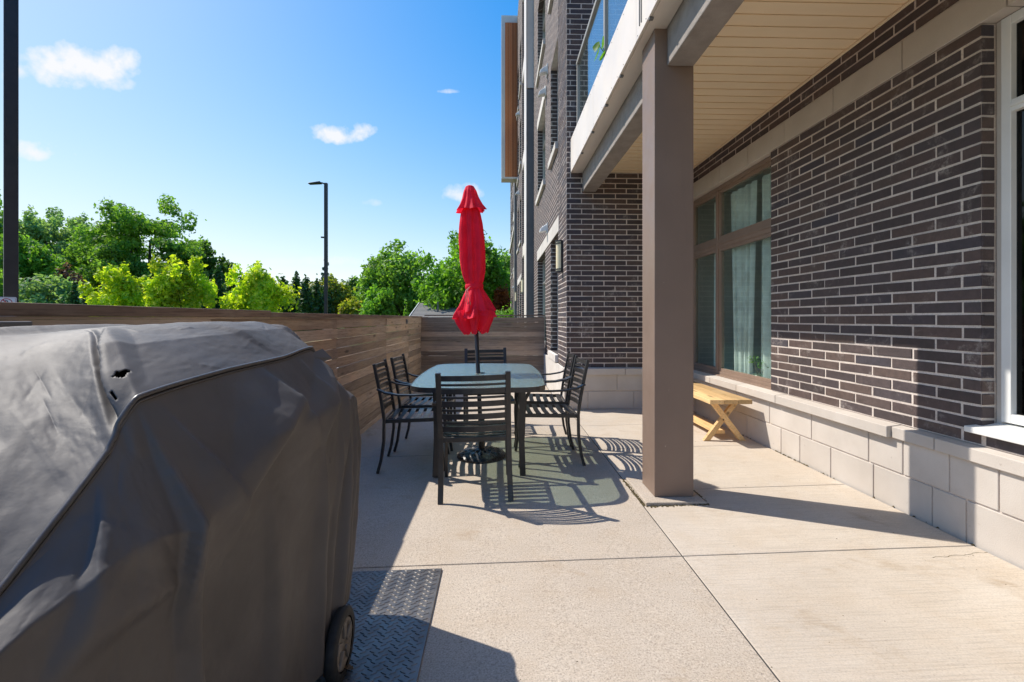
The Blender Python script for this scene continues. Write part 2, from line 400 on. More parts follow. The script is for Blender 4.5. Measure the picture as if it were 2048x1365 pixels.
# ------------------------------------------------------------------ mesh helpers
class MB:
    def __init__(s): s.v, s.f, s.sm = [], [], []
    def add(s, vs, fs, smooth=False):
        o = len(s.v); s.v += [tuple(p) for p in vs]; s.f += [tuple(i + o for i in f) for f in fs]; s.sm += [smooth] * len(fs)
        return s
    def box(s, x0, x1, y0, y1, z0, z1):
        v = [(x, y, z) for z in (z0, z1) for y in (y0, y1) for x in (x0, x1)]
        return s.add(v, [(0, 2, 3, 1), (4, 5, 7, 6), (0, 1, 5, 4), (1, 3, 7, 5), (3, 2, 6, 7), (2, 0, 4, 6)])
    def hexa(s, pts):   # 8 points ordered as in box
        return s.add(pts, [(0, 2, 3, 1), (4, 5, 7, 6), (0, 1, 5, 4), (1, 3, 7, 5), (3, 2, 6, 7), (2, 0, 4, 6)])
    def sweep(s, pts, w, h, up=(0, 0, 1), n=4, smooth=None, scales=None):
        """bar (n=4, w x h) or tube (n>4) along a polyline"""
        pts = [Vector(p) for p in pts]; up = Vector(up); rings = []
        for i, p in enumerate(pts):
            a = pts[max(0, i - 1)]; b = pts[min(len(pts) - 1, i + 1)]
            t = (b - a).normalized(); side = t.cross(up)
            if side.length < 1e-4: side = t.cross(Vector((0, 1, 0)))
            side.normalize(); u = side.cross(t).normalized(); k = scales[i] if scales else 1
            if n == 4: ring = [p + side * sx * w / 2 * k + u * sy * h / 2 * k for sx, sy in ((-1, -1), (1, -1), (1, 1), (-1, 1))]
            else: ring = [p + side * math.cos(2 * math.pi * j / n) * w / 2 * k + u * math.sin(2 * math.pi * j / n) * h / 2 * k for j in range(n)]
            rings.append(ring)
        vs = [q for r in rings for q in r]; fs = []
        for i in range(len(rings) - 1):
            for j in range(n):
                a = i * n + j; b = i * n + (j + 1) % n; fs.append((a, b, b + n, a + n))
        fs.append(tuple(range(n - 1, -1, -1))); e = (len(rings) - 1) * n; fs.append(tuple(e + j for j in range(n)))
        return s.add(vs, fs, (n > 4) if smooth is None else smooth)
    def lathe(s, prof, n=32, center=(0, 0, 0), axis='Z', smooth=True):
        cx, cy, cz = center; vs = []
        for r, z in prof:
            for j in range(n):
                a = 2 * math.pi * j / n; c, q = r * math.cos(a), r * math.sin(a)
                vs.append((cx + c, cy + q, cz + z) if axis == 'Z' else (cx + z, cy + c, cz + q) if axis == 'X' else (cx + c, cy + z, cz + q))
        fs = []
        for i in range(len(prof) - 1):
            for j in range(n):
                a = i * n + j; b = i * n + (j + 1) % n; fs.append((a, b, b + n, a + n))
        return s.add(vs, fs, smooth)
    def mesh(s, name, mat):
        m = bpy.data.meshes.new(name); m.from_pydata(s.v, [], s.f); m.materials.append(mat)
        if any(s.sm): m.polygons.foreach_set('use_smooth', s.sm)
        m.update(); return m
    def build(s, name, mat, parent=None, bevel=0, loc=None):
        return link(name, s.mesh(name, mat), parent, bevel, loc)
def link(name, mesh, parent=None, bevel=0, loc=None):
    o = bpy.data.objects.new(name, mesh); C.objects.link(o)
    if parent is not None: o.parent = parent
    if loc is not None: o.location = loc
    if bevel:
        b = o.modifiers.new('bevel', 'BEVEL'); b.width = bevel; b.segments = 2; b.limit_method = 'ANGLE'
    return o
def tag(o, label=None, cat=None, group=None, kind=None):
    if label: o['label'] = label
    if cat: o['category'] = cat
    if group: o['group'] = group
    if kind: o['kind'] = kind
    return o
def thing(name, label, cat, loc=(0, 0, 0), rz=0, group=None):
    o = bpy.data.objects.new(name, None); C.objects.link(o); o.location = loc; o.rotation_euler = (0, 0, rz)
    o.empty_display_size = .1
    return tag(o, label, cat, group)
def kids(o): return list(o.children)
def copy_tree(o, parent=None):
    ch = kids(o); c = o.copy(); C.objects.link(c); c.parent = parent
    for k in ch: copy_tree(k, c)
    return c
def grid_mesh(name, V, mat, close_u=False, close_v=False, holes=None):
    """V: (nu, nv, 3) array"""
    nu, nv = V.shape[:2]; vs = V.reshape(-1, 3)
    iu = np.arange(nu if close_u else nu - 1); iv = np.arange(nv if close_v else nv - 1)
    I, J = np.meshgrid(iu, iv, indexing='ij'); I2 = (I + 1) % nu; J2 = (J + 1) % nv
    F = np.stack([I * nv + J, I2 * nv + J, I2 * nv + J2, I * nv + J2], -1).reshape(-1, 4)
    if holes is not None: F = F[~holes.reshape(-1)]
    return np_mesh(name, vs, F, mat, True)
def np_mesh(name, vs, F, mat, smooth=False):
    m = bpy.data.meshes.new(name); k = F.shape[1]
    m.vertices.add(len(vs)); m.vertices.foreach_set('co', np.asarray(vs, np.float32).ravel())
    m.loops.add(F.size); m.loops.foreach_set('vertex_index', F.astype(np.int32).ravel())
    m.polygons.add(len(F)); m.polygons.foreach_set('loop_start', np.arange(0, F.size, k, dtype=np.int32))
    m.polygons.foreach_set('loop_total', np.full(len(F), k, np.int32))
    m.polygons.foreach_set('use_smooth', np.full(len(F), smooth, bool))
    m.materials.append(mat); m.update(calc_edges=True); m.validate(); return m
def fz(x):            # the patio falls two per cent away from the building
    return -0.02 * (2.45 - x)
def proj(p):
    s, c = math.sin(YAW), math.cos(YAW)
    d = p[0] * s + p[1] * c
    if d < .05: return None
    return 1024 + F_PX * (p[0] * c - p[1] * s) / d, 637 - F_PX * (p[2] - EYE) / d

# ------------------------------------------------------------------ ground
g = MB(); g.add([(-400, -300, -.16), (400, -300, -.16), (400, 900, -.16), (-400, 900, -.16)], [(0, 1, 2, 3)])
tag(g.build('ground', M['grass']), kind='structure')
g = MB(); g.box(-17, -2.6, -30, 22, -.155, -.13)
tag(g.build('parking_lot', M['asphalt']), kind='structure')
g = MB(); g.box(-2.6, -1.62, -30, 22, -.155, -.03)
tag(g.build('kerb', M['concrete'], bevel=.01), kind='structure')
for i, y in enumerate((-4, -1.3, 1.4, 4.1, 6.8, 9.5, 12.2)):
    tag(MB().box(-7.6, -2.9, y, y + .1, -.129, -.126).build('parking_line', M['sign_white']), kind='structure')

# patio: a sub-base and a slab for each field between the joints
pat = MB()
xs0, xs1 = -1.62, 2.441
pat.add([(xs0, -3, fz(xs0) - .16), (xs1, -3, fz(xs1) - .16), (xs1, 6.06, fz(xs1) - .16), (xs0, 6.06, fz(xs0) - .16),
         (xs0, -3, fz(xs0) - .0045), (xs1, -3, fz(xs1) - .0045), (xs1, 6.06, fz(xs1) - .0045), (xs0, 6.06, fz(xs0) - .0045)],
        [(0, 3, 2, 1), (4, 5, 6, 7), (0, 1, 5, 4), (1, 2, 6, 5), (2, 3, 7, 6), (3, 0, 4, 7)])
patio = tag(pat.build('patio', M['dark']), kind='structure')
def slab(x0, x1, y0, y1, name='concrete_slab'):
    g = .0036; b = .0022
    x0 += g; x1 -= g; y0 += g; y1 -= g
    v = []
    for (a, c, dz) in ((x0, y0, -.10), (x1, y0, -.10), (x1, y1, -.10), (x0, y1, -.10),
                       (x0, y0, -b), (x1, y0, -b), (x1, y1, -b), (x0, y1, -b),
                       (x0 + b, y0 + b, 0), (x1 - b, y0 + b, 0), (x1 - b, y1 - b, 0), (x0 + b, y1 - b, 0)):
        v.append((a, c, fz(a) + dz))
    f = [(0, 3, 2, 1), (8, 9, 10, 11)]
    for k in (0, 4):
        for j in range(4): f.append((k + j, k + (j + 1) % 4, k + 4 + (j + 1) % 4, k + 4 + j))
    MB().add(v, f).build(name, M['concrete_broom' if x0 > .9 else 'concrete'], patio)
ys_l = [-3, -1.4, .46, 2.31, 4.18, 6.04]
for a, b in zip(ys_l[:-1], ys_l[1:]): slab(xs0, .93, a, b)
ys_r = [-3, -1.4, -.5, .42, 1.36, 2.31, 3.19, 4.22, 5.13, 6.04]
for a, b in zip(ys_r[:-1], ys_r[1:]): slab(.93, xs1, a, b)
for a, b in ((6.04, 7.4), (7.4, 8.9)): slab(xs0, .86, a, b)
MB().add([(-1.62, 6.06, -.2), (.87, 6.06, -.2), (.87, 8.95, -.2), (-1.62, 8.95, -.2), (-1.62, 6.06, fz(-1.62) - .012), (.87, 6.06, fz(.87) - .012), (.87, 8.95, fz(.87) - .012), (-1.62, 8.95, fz(-1.62) - .012)],
         [(4, 5, 6, 7), (0, 1, 5, 4), (1, 2, 6, 5), (2, 3, 7, 6), (3, 0, 4, 7)]).build('sub_base', M['dark'], patio)

# ------------------------------------------------------------------ the building
B = thing('apartment_building', 'brown brick apartment building with pale stone trim along the right side of the patio', 'building', (2.6, 4, 0))
BO = Vector((2.6, 4, 0))
def bpart(mb, name, mat, parent=None, bevel=0, kind=None, label=None):
    o = mb.build(name, mat, parent if parent is not None else B, bevel)
    if parent is None: o.location = -BO
    if kind: o['kind'] = kind
    if label: o['label'] = label
    return o
WX = 2.485           # brick face of the wall beside the patio
FY = 6.06            # brick face of the wall that closes the patio
FX = .90             # long facade beyond
CO = .0672
BACK = .0035          # mortar sits this far behind the brick faces
ZC = .51             # top of stone cap
ZB0, ZB1 = 2.68, 2.872   # stone band
SOF = 3.07
# mortar backing (with openings left out)
mb = MB(); x = WX + BACK
mb.box(x, x + .12, 2.317, 4.153, ZC, ZB0)          # pier between the windows
mb.box(x, x + .12, -2.6, FY + BACK, ZB1, SOF + .5)
mb.box(x, x + .10, -2.6, 2.3165, ZC, ZC + .055)    # under the white window
wall1 = bpart(mb, 'brick_wall', M['mortar'])
mb = MB(); y = FY + BACK
mb.box(FX + BACK, WX + BACK - .001, y, y + .2, ZC, 12.0)
mb.box(FX + BACK, FX + .019, FY + .21, 6.9, ZC, 12.0)
wall2 = bpart(mb, 'end_brick_wall', M['mortar'])

# bricks: (face frame, position, length) collected first, the 300 that show largest become objects of their own
bricks = []   # (origin, axis dir, normal dir, length, area)
def rows(z0, z1, first=0):
    n = int(round((z1 - z0) / CO)); h = (z1 - z0) / n
    for k in range(n): yield k, z0 + k * h, h
def lay(plane, a0, a1, z0, z1, start, lens=.298, ends=None, skip=None):
    """plane 'R' wall facing -x at WX, 'F' wall facing -y at FY, 'L' facade facing -x at FX, 'J' jamb facing -y"""
    for k, z, h in rows(z0, z1):
        off = start + (lens / 2 if k % 2 else 0) + random.uniform(-.004, .004)
        e = a0 - ((a0 - off) % lens)
        while e < a1 - .001:
            s0 = max(e, a0); s1 = min(e + lens, a1)
            if s1 - s0 > .035: bricks.append((plane, s0, s1, z, h))
            e += lens
lay('R', 2.31, 4.16, ZC, ZB0, 2.31 + .149 * .7)
lay('R', -2.5, FY - .004, ZB1, SOF, 2.4)
lay('R', -2.5, 2.30, ZC, ZC + .0605, 2.3)
lay('F', FX, WX - .002, ZC, SOF + CO * .0, FX + .20)
nfl = len(bricks)
lay('F', FX, 1.75, 3.07, 3.07 + CO * 88, FX + .20)
lay('L', FY, 6.90, ZC, ZC + CO * 126, FY)
def jamb():
    for k, z, h in rows(ZC, ZB0): bricks.append(('J', WX, WX + .075, z, h))
jamb()
def brick_pts(b):
    pl, s0, s1, z, h = b; m = .0064; c = .0020
    s0 += m; s1 -= m; z0 = z + m; z1 = z + h - m
    r = random.uniform(-.0014, .0018); t1 = random.uniform(-.0016, .0016); t2 = random.uniform(-.0016, .0016); s0 += random.uniform(-.001, .002); s1 += random.uniform(-.002, .001)
    out = []
    for d, k in ((0, c), (.002, 0), (BACK + .02, 0)):
        for (s, zz) in ((s0 + k, z0 + k + t1), (s1 - k, z0 + k + t2), (s1 - k, z1 - k + t2), (s0 + k, z1 - k + t1)):
            dd = d - r if d < .01 else d
            out.append({'R': (WX + dd, s, zz), 'L': (FX + dd, s, zz), 'F': (s, FY + dd, zz), 'J': (s if s > WX + .01 else s - .004 + .0015, 2.3105 + dd, zz)}[pl])
    return out
BF = [(0, 1, 2, 3), (4, 5, 1, 0), (5, 6, 2, 1), (6, 7, 3, 2), (7, 4, 0, 3), (8, 9, 5, 4), (9, 10, 6, 5), (10, 11, 7, 6), (11, 8, 4, 7)]
def flip(b): return b[0] in ('R', 'L')
def area(b):
    q = brick_pts(b)[:4]; P = [proj(p) for p in q]
    if any(p is None for p in P): return 0
    if all(p[0] > 2048 or p[0] < 0 or p[1] < 0 or p[1] > 1365 for p in P): return 0
    if b[0] in ('F',) and b[3] > 2.2 and 1284 < P[0][0] < 1388: return 0
    a = 0
    for i in range(4): a += P[i][0] * P[(i + 1) % 4][1] - P[(i + 1) % 4][0] * P[i][1]
    return abs(a) / 2
order = sorted(range(len(bricks)), key=lambda i: -area(bricks[i]))
single = set(order[:296])
rest = {1: MB(), 2: MB()}
for i, b in enumerate(bricks):
    pts = brick_pts(b); F = [tuple(reversed(f)) for f in BF] if flip(b) else BF
    # outward winding for F/J planes (-y): s along +x, z up -> normal -y ; for R/L (-x) it must be reversed
    if i in single:
        c = Vector((0, 0, 0))
        for p in pts[:4]: c += Vector(p) / 4
        o = MB().add([Vector(p) - c for p in pts], F).build('brick', M['brick_obj'], wall2 if b[0] in ('F', 'L') else wall1)
        o.location = c
    else: rest[2 if b[0] in ('F', 'L') else 1].add(pts, F)
for k, w in ((1, wall1), (2, wall2)):
    if rest[k].v: bpart(rest[k], 'brickwork', M['brick'], w, kind='stuff')

# stone plinth, cap and band beside the patio: every block its own piece
px = 2.452
def block(name, x0, x1, y0, y1, z0, z1, bev=.004, mat='stone', parent=None):
    j = .004
    return bpart(MB().box(x0, x1, y0 + j, y1 - j, z0 + j, z1 - j), name, M[mat], parent, bev)
plinth = bpart(MB().box(px + .008, px + .13, -2.6, FY - .01, -.1, .43).box(FX + .02, px + .05, FY - .022, FY + .05, -.1, .43), 'plinth_backing', M['mortar'])
lows = [-2.5, -2.1, -1.7, -1.3, -.9, -.5, -.1, .3, .7, 1.1, 1.5, 1.9, 2.36, 2.55, 2.96, 3.35, 3.70, 3.95, 4.5, 4.9, 5.3, 5.7, FY - .035]
ups = [-2.5, -1.9, -1.3, -.7, -.1, .5, 1.1, 1.7, 2.2, 2.45, 2.74, 3.0, 3.56, 4.12, 4.7, 5.3, FY - .035]
for L, z0, z1 in ((lows, -.02, .216), (ups, .216, .43)):
    for a, b in zip(L[:-1], L[1:]): block('stone_block', px, px + .1, a, b, z0, z1, parent=plinth)
capY = [-2.5, -1.9, -1.3, -.7, -.1, .5, 1.1, 1.7, 2.06, 2.52, 2.80, 3.96, 4.62, 5.2, FY - .04]
for a, b in zip(capY[:-1], capY[1:]):
    xx = 2.405 if a >= 2.79 else 2.432
    o = bpart(MB().hexa([(xx, a + .003, .428), (WX + .05, a + .003, .428), (xx, b - .003, .428), (WX + .05, b - .003, .428),
                         (xx, a + .003, .497), (WX + .05, a + .003, .511), (xx, b - .003, .497), (WX + .05, b - .003, .511)]), 'stone_cap', M['stone'], None, .004)
for a, b, z0, z1, L in ((0, 0, -.02, .216, [FX - .03, 1.18, 1.78, 2.45]), (0, 0, .216, .43, [FX - .03, 1.56, 2.0, 2.45])):
    for a, b in zip(L[:-1], L[1:]): bpart(MB().box(a + .003, b - .003, FY - .033, FY + .02, z0 + .004, z1 - .004), 'stone_block', M['stone'], plinth, .004)
for a, b in ((FX - .05, 1.66), (1.66, 2.40)):
    bpart(MB().hexa([(a + .003, FY - .07, .43), (b - .003, FY - .07, .43), (a + .003, FY + .02, .43), (b - .003, FY + .02, .43),
                     (a + .003, FY - .07, .512), (b - .003, FY - .07, .512), (a + .003, FY + .02, .524), (b - .003, FY + .02, .524)]), 'stone_cap', M['stone'], None, .004)
yb = 5.125
bandY = [FY - .012]
while yb > -2.6: bandY.append(yb); yb -= .587
for b, a in zip(bandY[:-1], bandY[1:]):
    block('band_stone', WX - .006, WX + .12, a, b, ZB0, ZB1, .003)

# --- windows -------------------------------------------------------
def window(parent, X, y0, y1, z0, z1, fw, mat, muls=(), trans=None, depth=.06, glass='glass', sash=.0, tbar=.07):
    """window that looks towards -x; outer frame, mullions, transom and one pane per light"""
    w = bpart(MB().box(X, X + depth, y0, y0 + fw, z0, z1).box(X, X + depth, y1 - fw, y1, z0, z1)
              .box(X + .001, X + depth - .001, y0 + fw, y1 - fw, z0, z0 + fw).box(X + .001, X + depth - .001, y0 + fw, y1 - fw, z1 - fw, z1), 'window', mat, parent, .003)
    ys = [y0 + fw] + [q for m_ in muls for q in (m_ - fw * .55, m_ + fw * .55)] + [y1 - fw]
    for m_ in muls: bpart(MB().box(X - .004, X + depth - .004, m_ - fw * .55, m_ + fw * .55, z0 + fw, z1 - fw), 'mullion', mat, w, .003)
    zs = [z0 + fw, z1 - fw] if trans is None else [z0 + fw, trans - tbar / 2, trans + tbar / 2, z1 - fw]
    for k in range(0, len(ys), 2):
        if trans is not None: bpart(MB().box(X + .002, X + depth - .002, ys[k], ys[k + 1], trans - tbar / 2, trans + tbar / 2)
                                    .box(X - .008, X + .002, ys[k], ys[k + 1], trans - .008, trans + .008), 'transom', mat, w, .002)
        for j in range(0, len(zs), 2):
            a0, a1, c0, c1 = ys[k], ys[k + 1], zs[j], zs[j + 1]
            if sash:
                s = sash
                bpart(MB().box(X + .012, X + depth - .01, a0, a0 + s, c0, c1).box(X + .012, X + depth - .01, a1 - s, a1, c0, c1)
                      .box(X + .013, X + depth - .011, a0 + s, a1 - s, c0, c0 + s).box(X + .013, X + depth - .011, a0 + s, a1 - s, c1 - s, c1), 'sash', mat, w, .002)
                a0 += s; a1 -= s; c0 += s; c1 -= s
            bpart(MB().box(X + .03, X + .036, a0, a1, c0, c1), 'pane', M[glass], w)
    return w
w1 = window(None, WX + .055, 4.16, 6.03, ZC + .002, ZB0, .045, M['frame_brown'], (5.31,), 2.02, .07, 'glass', .035, .10)
bpart(MB().box(WX + .12, WX + .3, 4.10, 4.158, .43, ZB0 + .1), 'window_jamb', M['frame_brown'])
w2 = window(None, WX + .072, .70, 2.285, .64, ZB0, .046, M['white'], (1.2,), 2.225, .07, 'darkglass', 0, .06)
bpart(MB().box(WX + .078, WX + .2, 2.286, 2.31, .60, ZB0), 'sealant_joint', M['stone'])
bpart(MB().hexa([(WX - .045, .6, .574), (WX + .1, .6, .574), (WX - .045, 2.36, .574), (WX + .1, 2.305, .574),
                 (WX - .045, .6, .604), (WX + .1, .6, .632), (WX - .045, 2.36, .604), (WX + .1, 2.305, .632)]), 'window_sill', M['white'], None, .003)
bpart(MB().box(WX + .02, WX + .1, 4.162, FY - .03, ZC - .005, ZC + .012), 'sill_flashing', M['frame_brown'])
# rooms behind the glass, seen through it
rm = MB()
rm.box(6.0, 6.1, 3.3, 9, -.1, 3.2).box(WX + .2, 6, 6.3, 6.4, -.1, 3.2).box(WX + .2, 6, 3.2, 3.3, -.1, 3.2)
rm.box(WX + .2, 6, 3.3, 6.3, 2.9, 3.0).box(WX + .13, 6, 3.3, 6.3, .38, .42)
bpart(rm, 'room_interior', M['inner'])
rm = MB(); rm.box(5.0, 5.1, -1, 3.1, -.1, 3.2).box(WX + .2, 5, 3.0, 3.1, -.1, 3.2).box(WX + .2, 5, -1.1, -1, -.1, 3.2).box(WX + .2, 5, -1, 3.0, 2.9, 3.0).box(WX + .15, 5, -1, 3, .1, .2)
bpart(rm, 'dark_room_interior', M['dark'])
bpart(MB().box(WX + .02, WX + .3, -6, .6, 0, ZB0), 'rear_wall_section', M['far_brick'])

# curtains
def curtain(y0, y1, X, z0, z1, folds, amp, seed, label, gather=0):
    rnd = np.random.RandomState(seed); ny, nz_ = 120, 40
    V = np.zeros((ny, nz_, 3)); t = np.linspace(0, 1, ny); ph = rnd.rand(6) * 6
    for j in range(nz_):
        q = j / (nz_ - 1); z = z1 + (z0 - z1) * q
        a = amp * (.6 + .5 * q)
        V[:, j, 0] = X + a * (np.sin(t * folds * 6.283 + ph[0] + .5 * q) + .35 * np.sin(t * folds * 2.3 * 6.283 + ph[1] + q)) * .6
        cy = y0 + (y1 - y0) * t
        V[:, j, 1] = cy + gather * q * (t - .5) + .010 * np.sin(t * folds * 12 + ph[2])
        V[:, j, 2] = z
    o = link('curtain', grid_mesh('curtain', V, M['curtain'])); tag(o, label, 'curtain', 'curtains behind the patio window')
    return o
curtain(4.27, 4.60, WX + .165, .5, 2.58, 3, .035, 1, 'pale curtain panel at the near edge of the patio window, beside the brick pier')
curtain(4.68, 5.22, WX + .165, .5, 2.58, 4, .035, 2, 'pale curtain panel in the middle of the wide pane, gathered behind the potted plant', -.18)
curtain(5.42, 5.60, WX + .165, .5, 2.58, 2, .03, 3, 'narrow pale curtain seen through the narrow pane beside the brown post')

# potted plant inside the window
pp = thing('potted_plant', 'small leafy green plant in a clear glass vase behind the patio window', 'plant', (WX + .165, 4.62, .42))
MB().lathe([(.001, 0), (.045, .0), (.062, .06), (.066, .19), (.060, .19), (.056, .07), (.040, .012), (.001, .012)], 20).build('vase', M['vase'], pp)
MB().lathe([(.001, .01), (.042, .012), (.055, .06), (.056, .12), (.001, .12)], 16).build('soil', M['moss'], pp)
st = MB(); lf = MB()
for k in range(9):
    a = k * 2.4; tip = Vector((.065 * math.cos(a), .09 * math.sin(a), .26 + .07 * random.random()))
    st.sweep([(0, 0, .1), tip * .5 + Vector((0, 0, .06)), tip], .006, .006, n=5)
    for j in range(9):
        c = tip + Vector((random.uniform(-.04, .04), random.uniform(-.05, .05), random.uniform(-.05, .04)))
        d = Vector((random.uniform(-1, 1), random.uniform(-1, 1), random.uniform(-.3, .8))).normalized(); s_ = d.orthogonal().normalized()
        L = .03; lf.add([c, c + d * L * .5 + s_ * L * .32, c + d * L, c + d * L * .5 - s_ * L * .32], [(0, 1, 2, 3)])
st.build('stem', M['bark'], pp); lf.build('foliage', M['L_plant'], pp)

# --- post, beam, soffit, balcony -----------------------------------
bpart(MB().box(1.03, 1.29, 3.02, 3.28, fz(1.1) + .02, SOF - .001), 'post', M['taupe'], None, .004, None, 'square taupe post carrying the balcony')
bpart(MB().box(.945, 1.335, 2.93, 3.40, fz(1.1) - .02, fz(.945) + .022), 'post_pad', M['concrete'], None, .006)
bpart(MB().box(1.112, 1.287, 3.283, FY - .002, 2.82, SOF + .02), 'beam', M['stucco'], None, .006)
bpart(MB().box(1.112, 1.287, -2.6, 3.017, 2.82, SOF + .02), 'beam', M['stucco'], None, .006)
soff = bpart(MB().box(.975, WX + .004, -2.6, FY - .003, SOF + .012, SOF + .03), 'soffit', M['cream'])
yk = FY - .004
while yk > -1.0:      # each soffit board, lap edge below its neighbour
    a = yk - .118
    bpart(MB().add([(1.29, a, SOF + .001), (WX - .006, a, SOF + .001), (WX - .006, yk - .004, SOF + .004), (1.29, yk - .004, SOF + .004),
                    (1.29, a, SOF + .011), (WX - .006, a, SOF + .011), (WX - .006, yk - .004, SOF + .011), (1.29, yk - .004, SOF + .011),
                    (1.29, a - .004, SOF - .003), (WX - .006, a - .004, SOF - .003)],
                   [(0, 3, 2, 1), (4, 5, 6, 7), (0, 4, 7, 3), (1, 2, 6, 5), (2, 3, 7, 6), (0, 1, 9, 8), (8, 9, 5, 4)]), 'soffit_board', M['cream'], soff)
    yk -= .118
bpart(MB().box(WX - .022, WX - .004, -2.6, FY - .003, SOF - .014, SOF - .002), 'soffit_trim', M['cream'])
bpart(MB().box(.975, 1.109, -2.6, FY - .003, SOF - .004, SOF + .010), 'soffit_strip', M['fascia'])
slabm = bpart(MB().box(.975, WX + .1, -2.6, FY - .003, SOF + .032, 3.44), 'balcony_slab', M['stucco'])
bpart(MB().box(.955, .973, 4.622, FY - .004, SOF - .002, 3.50), 'fascia_panel', M['fascia'], None, .002)
bpart(MB().box(.955, .973, 3.18, 4.618, SOF - .002, 3.50), 'fascia_panel', M['fascia'], None, .002)
bpart(MB().box(.955, .973, 1.74, 3.176, SOF - .002, 3.50), 'fascia_panel', M['fascia'], None, .002)
rv = MB()
yr = -1.0
while yr < FY:
    rv.lathe([(.001, -.0025), (.004, -.002), (.0045, 0)], 8, (.9548, yr, SOF + .02), 'X').lathe([(.001, -.0025), (.004, -.002), (.0045, 0)], 8, (.9548, yr, 3.47), 'X'); yr += .18
bpart(rv, 'rivets', M['grey_panel'], None, kind='stuff')
bpart(MB().box(.955, .973, -2.6, 1.736, SOF - .002, 3.50), 'fascia_panel', M['fascia'], None, .003)
bpart(MB().box(.950, .962, 3.05, 3.062, SOF + .06, SOF + .40).box(.950, .962, 3.088, 3.10, SOF + .06, SOF + .40), 'fascia_slot', M['grey_panel'])
for k, yy_ in enumerate((2.4, 2.9, 3.6, 4.1, 4.7, 5.3)):
    bpart(MB().box(.958, .985, yy_, yy_ + .025, SOF - .016, SOF - .003), 'drip_clip', M['grey_panel'])
bal = bpart(MB().box(1.02, 1.08, -2.5, FY - .01, 4.44, 4.49), 'balcony_railing', M['frame_grey'], None, .004)
bpart(MB().box(1.03, 1.07, -2.5, FY - .01, 3.545, 3.585), 'bottom_rail', M['frame_grey'], bal)
for yy_ in (5.98, 4.45, 2.95, 1.45, 0, -1.5):
    bpart(MB().box(1.025, 1.075, yy_ - .025, yy_ + .025, 3.50, 4.44), 'railing_post', M['frame_grey'], bal, .003)
for a, b in ((4.485, 5.945), (2.985, 4.415), (1.485, 2.915), (.035, 1.415), (-1.465, -.035)):
    bpart(MB().box(1.044, 1.054, a, b, 3.60, 4.425), 'glass_panel', M['balglass'], bal)
# plant poking over the balcony edge
bp = thing('balcony_plant', 'sprig of bright green leaves poking past the balcony glass above the fascia', 'plant', (1.10, 4.42, 3.45))
st = MB(); st.sweep([(0, 0, 0), (-.03, .01, .2), (-.12, .02, .33)], .008, .008, n=5); st.sweep([(-.03, 0, .18), (-.10, -.05, .27)], .006, .006, n=5)
st.build('stem', M['L_plant'], bp)
for (c, d, L, wv) in (((-.11, .03, .34), (-.5, .7, .3), .11, .045), ((-.10, -.03, .28), (-.2, -.9, .35), .13, .055), ((-.12, .02, .33), (-.35, .2, -1), .15, .055),
                      ((-.07, .0, .25), (-.5, -.4, -.6), .12, .05), ((-.12, .03, .35), (-.3, .9, -.2), .10, .04)):
    c = Vector(c); d = Vector(d).normalized(); s_ = d.cross(Vector((-1, 0, .3))).normalized(); nn = d.cross(s_)
    lf = MB(); lf.add([c, c + d * L * .3 + s_ * wv, c + d * L * .7 + s_ * wv * .8, c + d * L, c + d * L * .7 - s_ * wv * .8, c + d * L * .3 - s_ * wv, c + d * L * .35 + nn * .012, c + d * L * .7 + nn * .01],
                      [(0, 1, 6), (1, 2, 7, 6), (2, 3, 7), (3, 4, 7), (4, 5, 6, 7), (5, 0, 6)], True)
    lf.build('leaf', M['L_plant'], bp)

# --- long facade beyond the patio ----------------------------------
def facade(X, y0, y1, opens, zt, name='facade_wall', thick=.35):
    """wall facing -x with rectangular openings [(ya,yb,za,zb)] cut out"""
    ys = sorted({y0, y1} | {q for o in opens for q in o[:2]})
    zs = sorted({-.2, zt} | {q for o in opens for q in o[2:]})
    mb = MB()
    for a, b in zip(ys[:-1], ys[1:]):
        run = None
        for c, d in zip(zs[:-1], zs[1:]):
            solid = not any(o[0] <= a + 1e-6 and b <= o[1] + 1e-6 and o[2] <= c + 1e-6 and d <= o[3] + 1e-6 for o in opens)
            if solid: run = (run[0], d) if run else (c, d)
            if (not solid or d == zs[-1]) and run:
                mb.box(X, X + thick, a, b, run[0], run[1]); run = None
    return bpart(mb, name, M['far_brick'])
def far_windows(w, X, opens, lintel_ground=True):
    for (a, b, c, d) in opens:
        window(w, X + .11, a, b, c, d, .05, M['frame_grey'], (), c + (d - c) * .72, .05, 'darkglass' if False else 'glass', 0, .05)
        bpart(MB().box(X + .3, X + .34, a, b, c, d), 'blind', M['inner'], w)
        bpart(MB().box(X - .05, X + .10, a - .03, b + .03, c - .11, c - .002), 'window_sill', M['stone_far'], w, .004)
    return w
floors = [(.62, 2.445), (3.80, 5.38), (6.45, 8.05), (9.1, 10.7)]
opA = [(6.92, 7.87, a, b) for a, b in floors]; opB = [(8.78, 10.42, a, b) for a, b in floors]
f1 = facade(FX + .004, 6.905, 11.6, opA + opB, 12.4); far_windows(f1, FX + .004, opA + opB)
bpart(MB().box(FX + .02, FX + .3, FY + .08, 6.905, 8.9, 12.4), 'facade_corner', M['far_brick'])
bpart(MB().box(FX - .006, FX + .06, 6.80, 10.5, 2.449, 2.68), 'lintel_stone', M['stone_far'], f1, .004)
bpart(MB().box(FX - .006, FX + .06, 8.74, 10.5, 5.384, 5.58), 'lintel_stone', M['stone_far'], f1, .004)
bpart(MB().box(FX - .03, FX - .001, FY + .03, 11.5, -.2, .50), 'facade_plinth', M['stone_far'], f1)
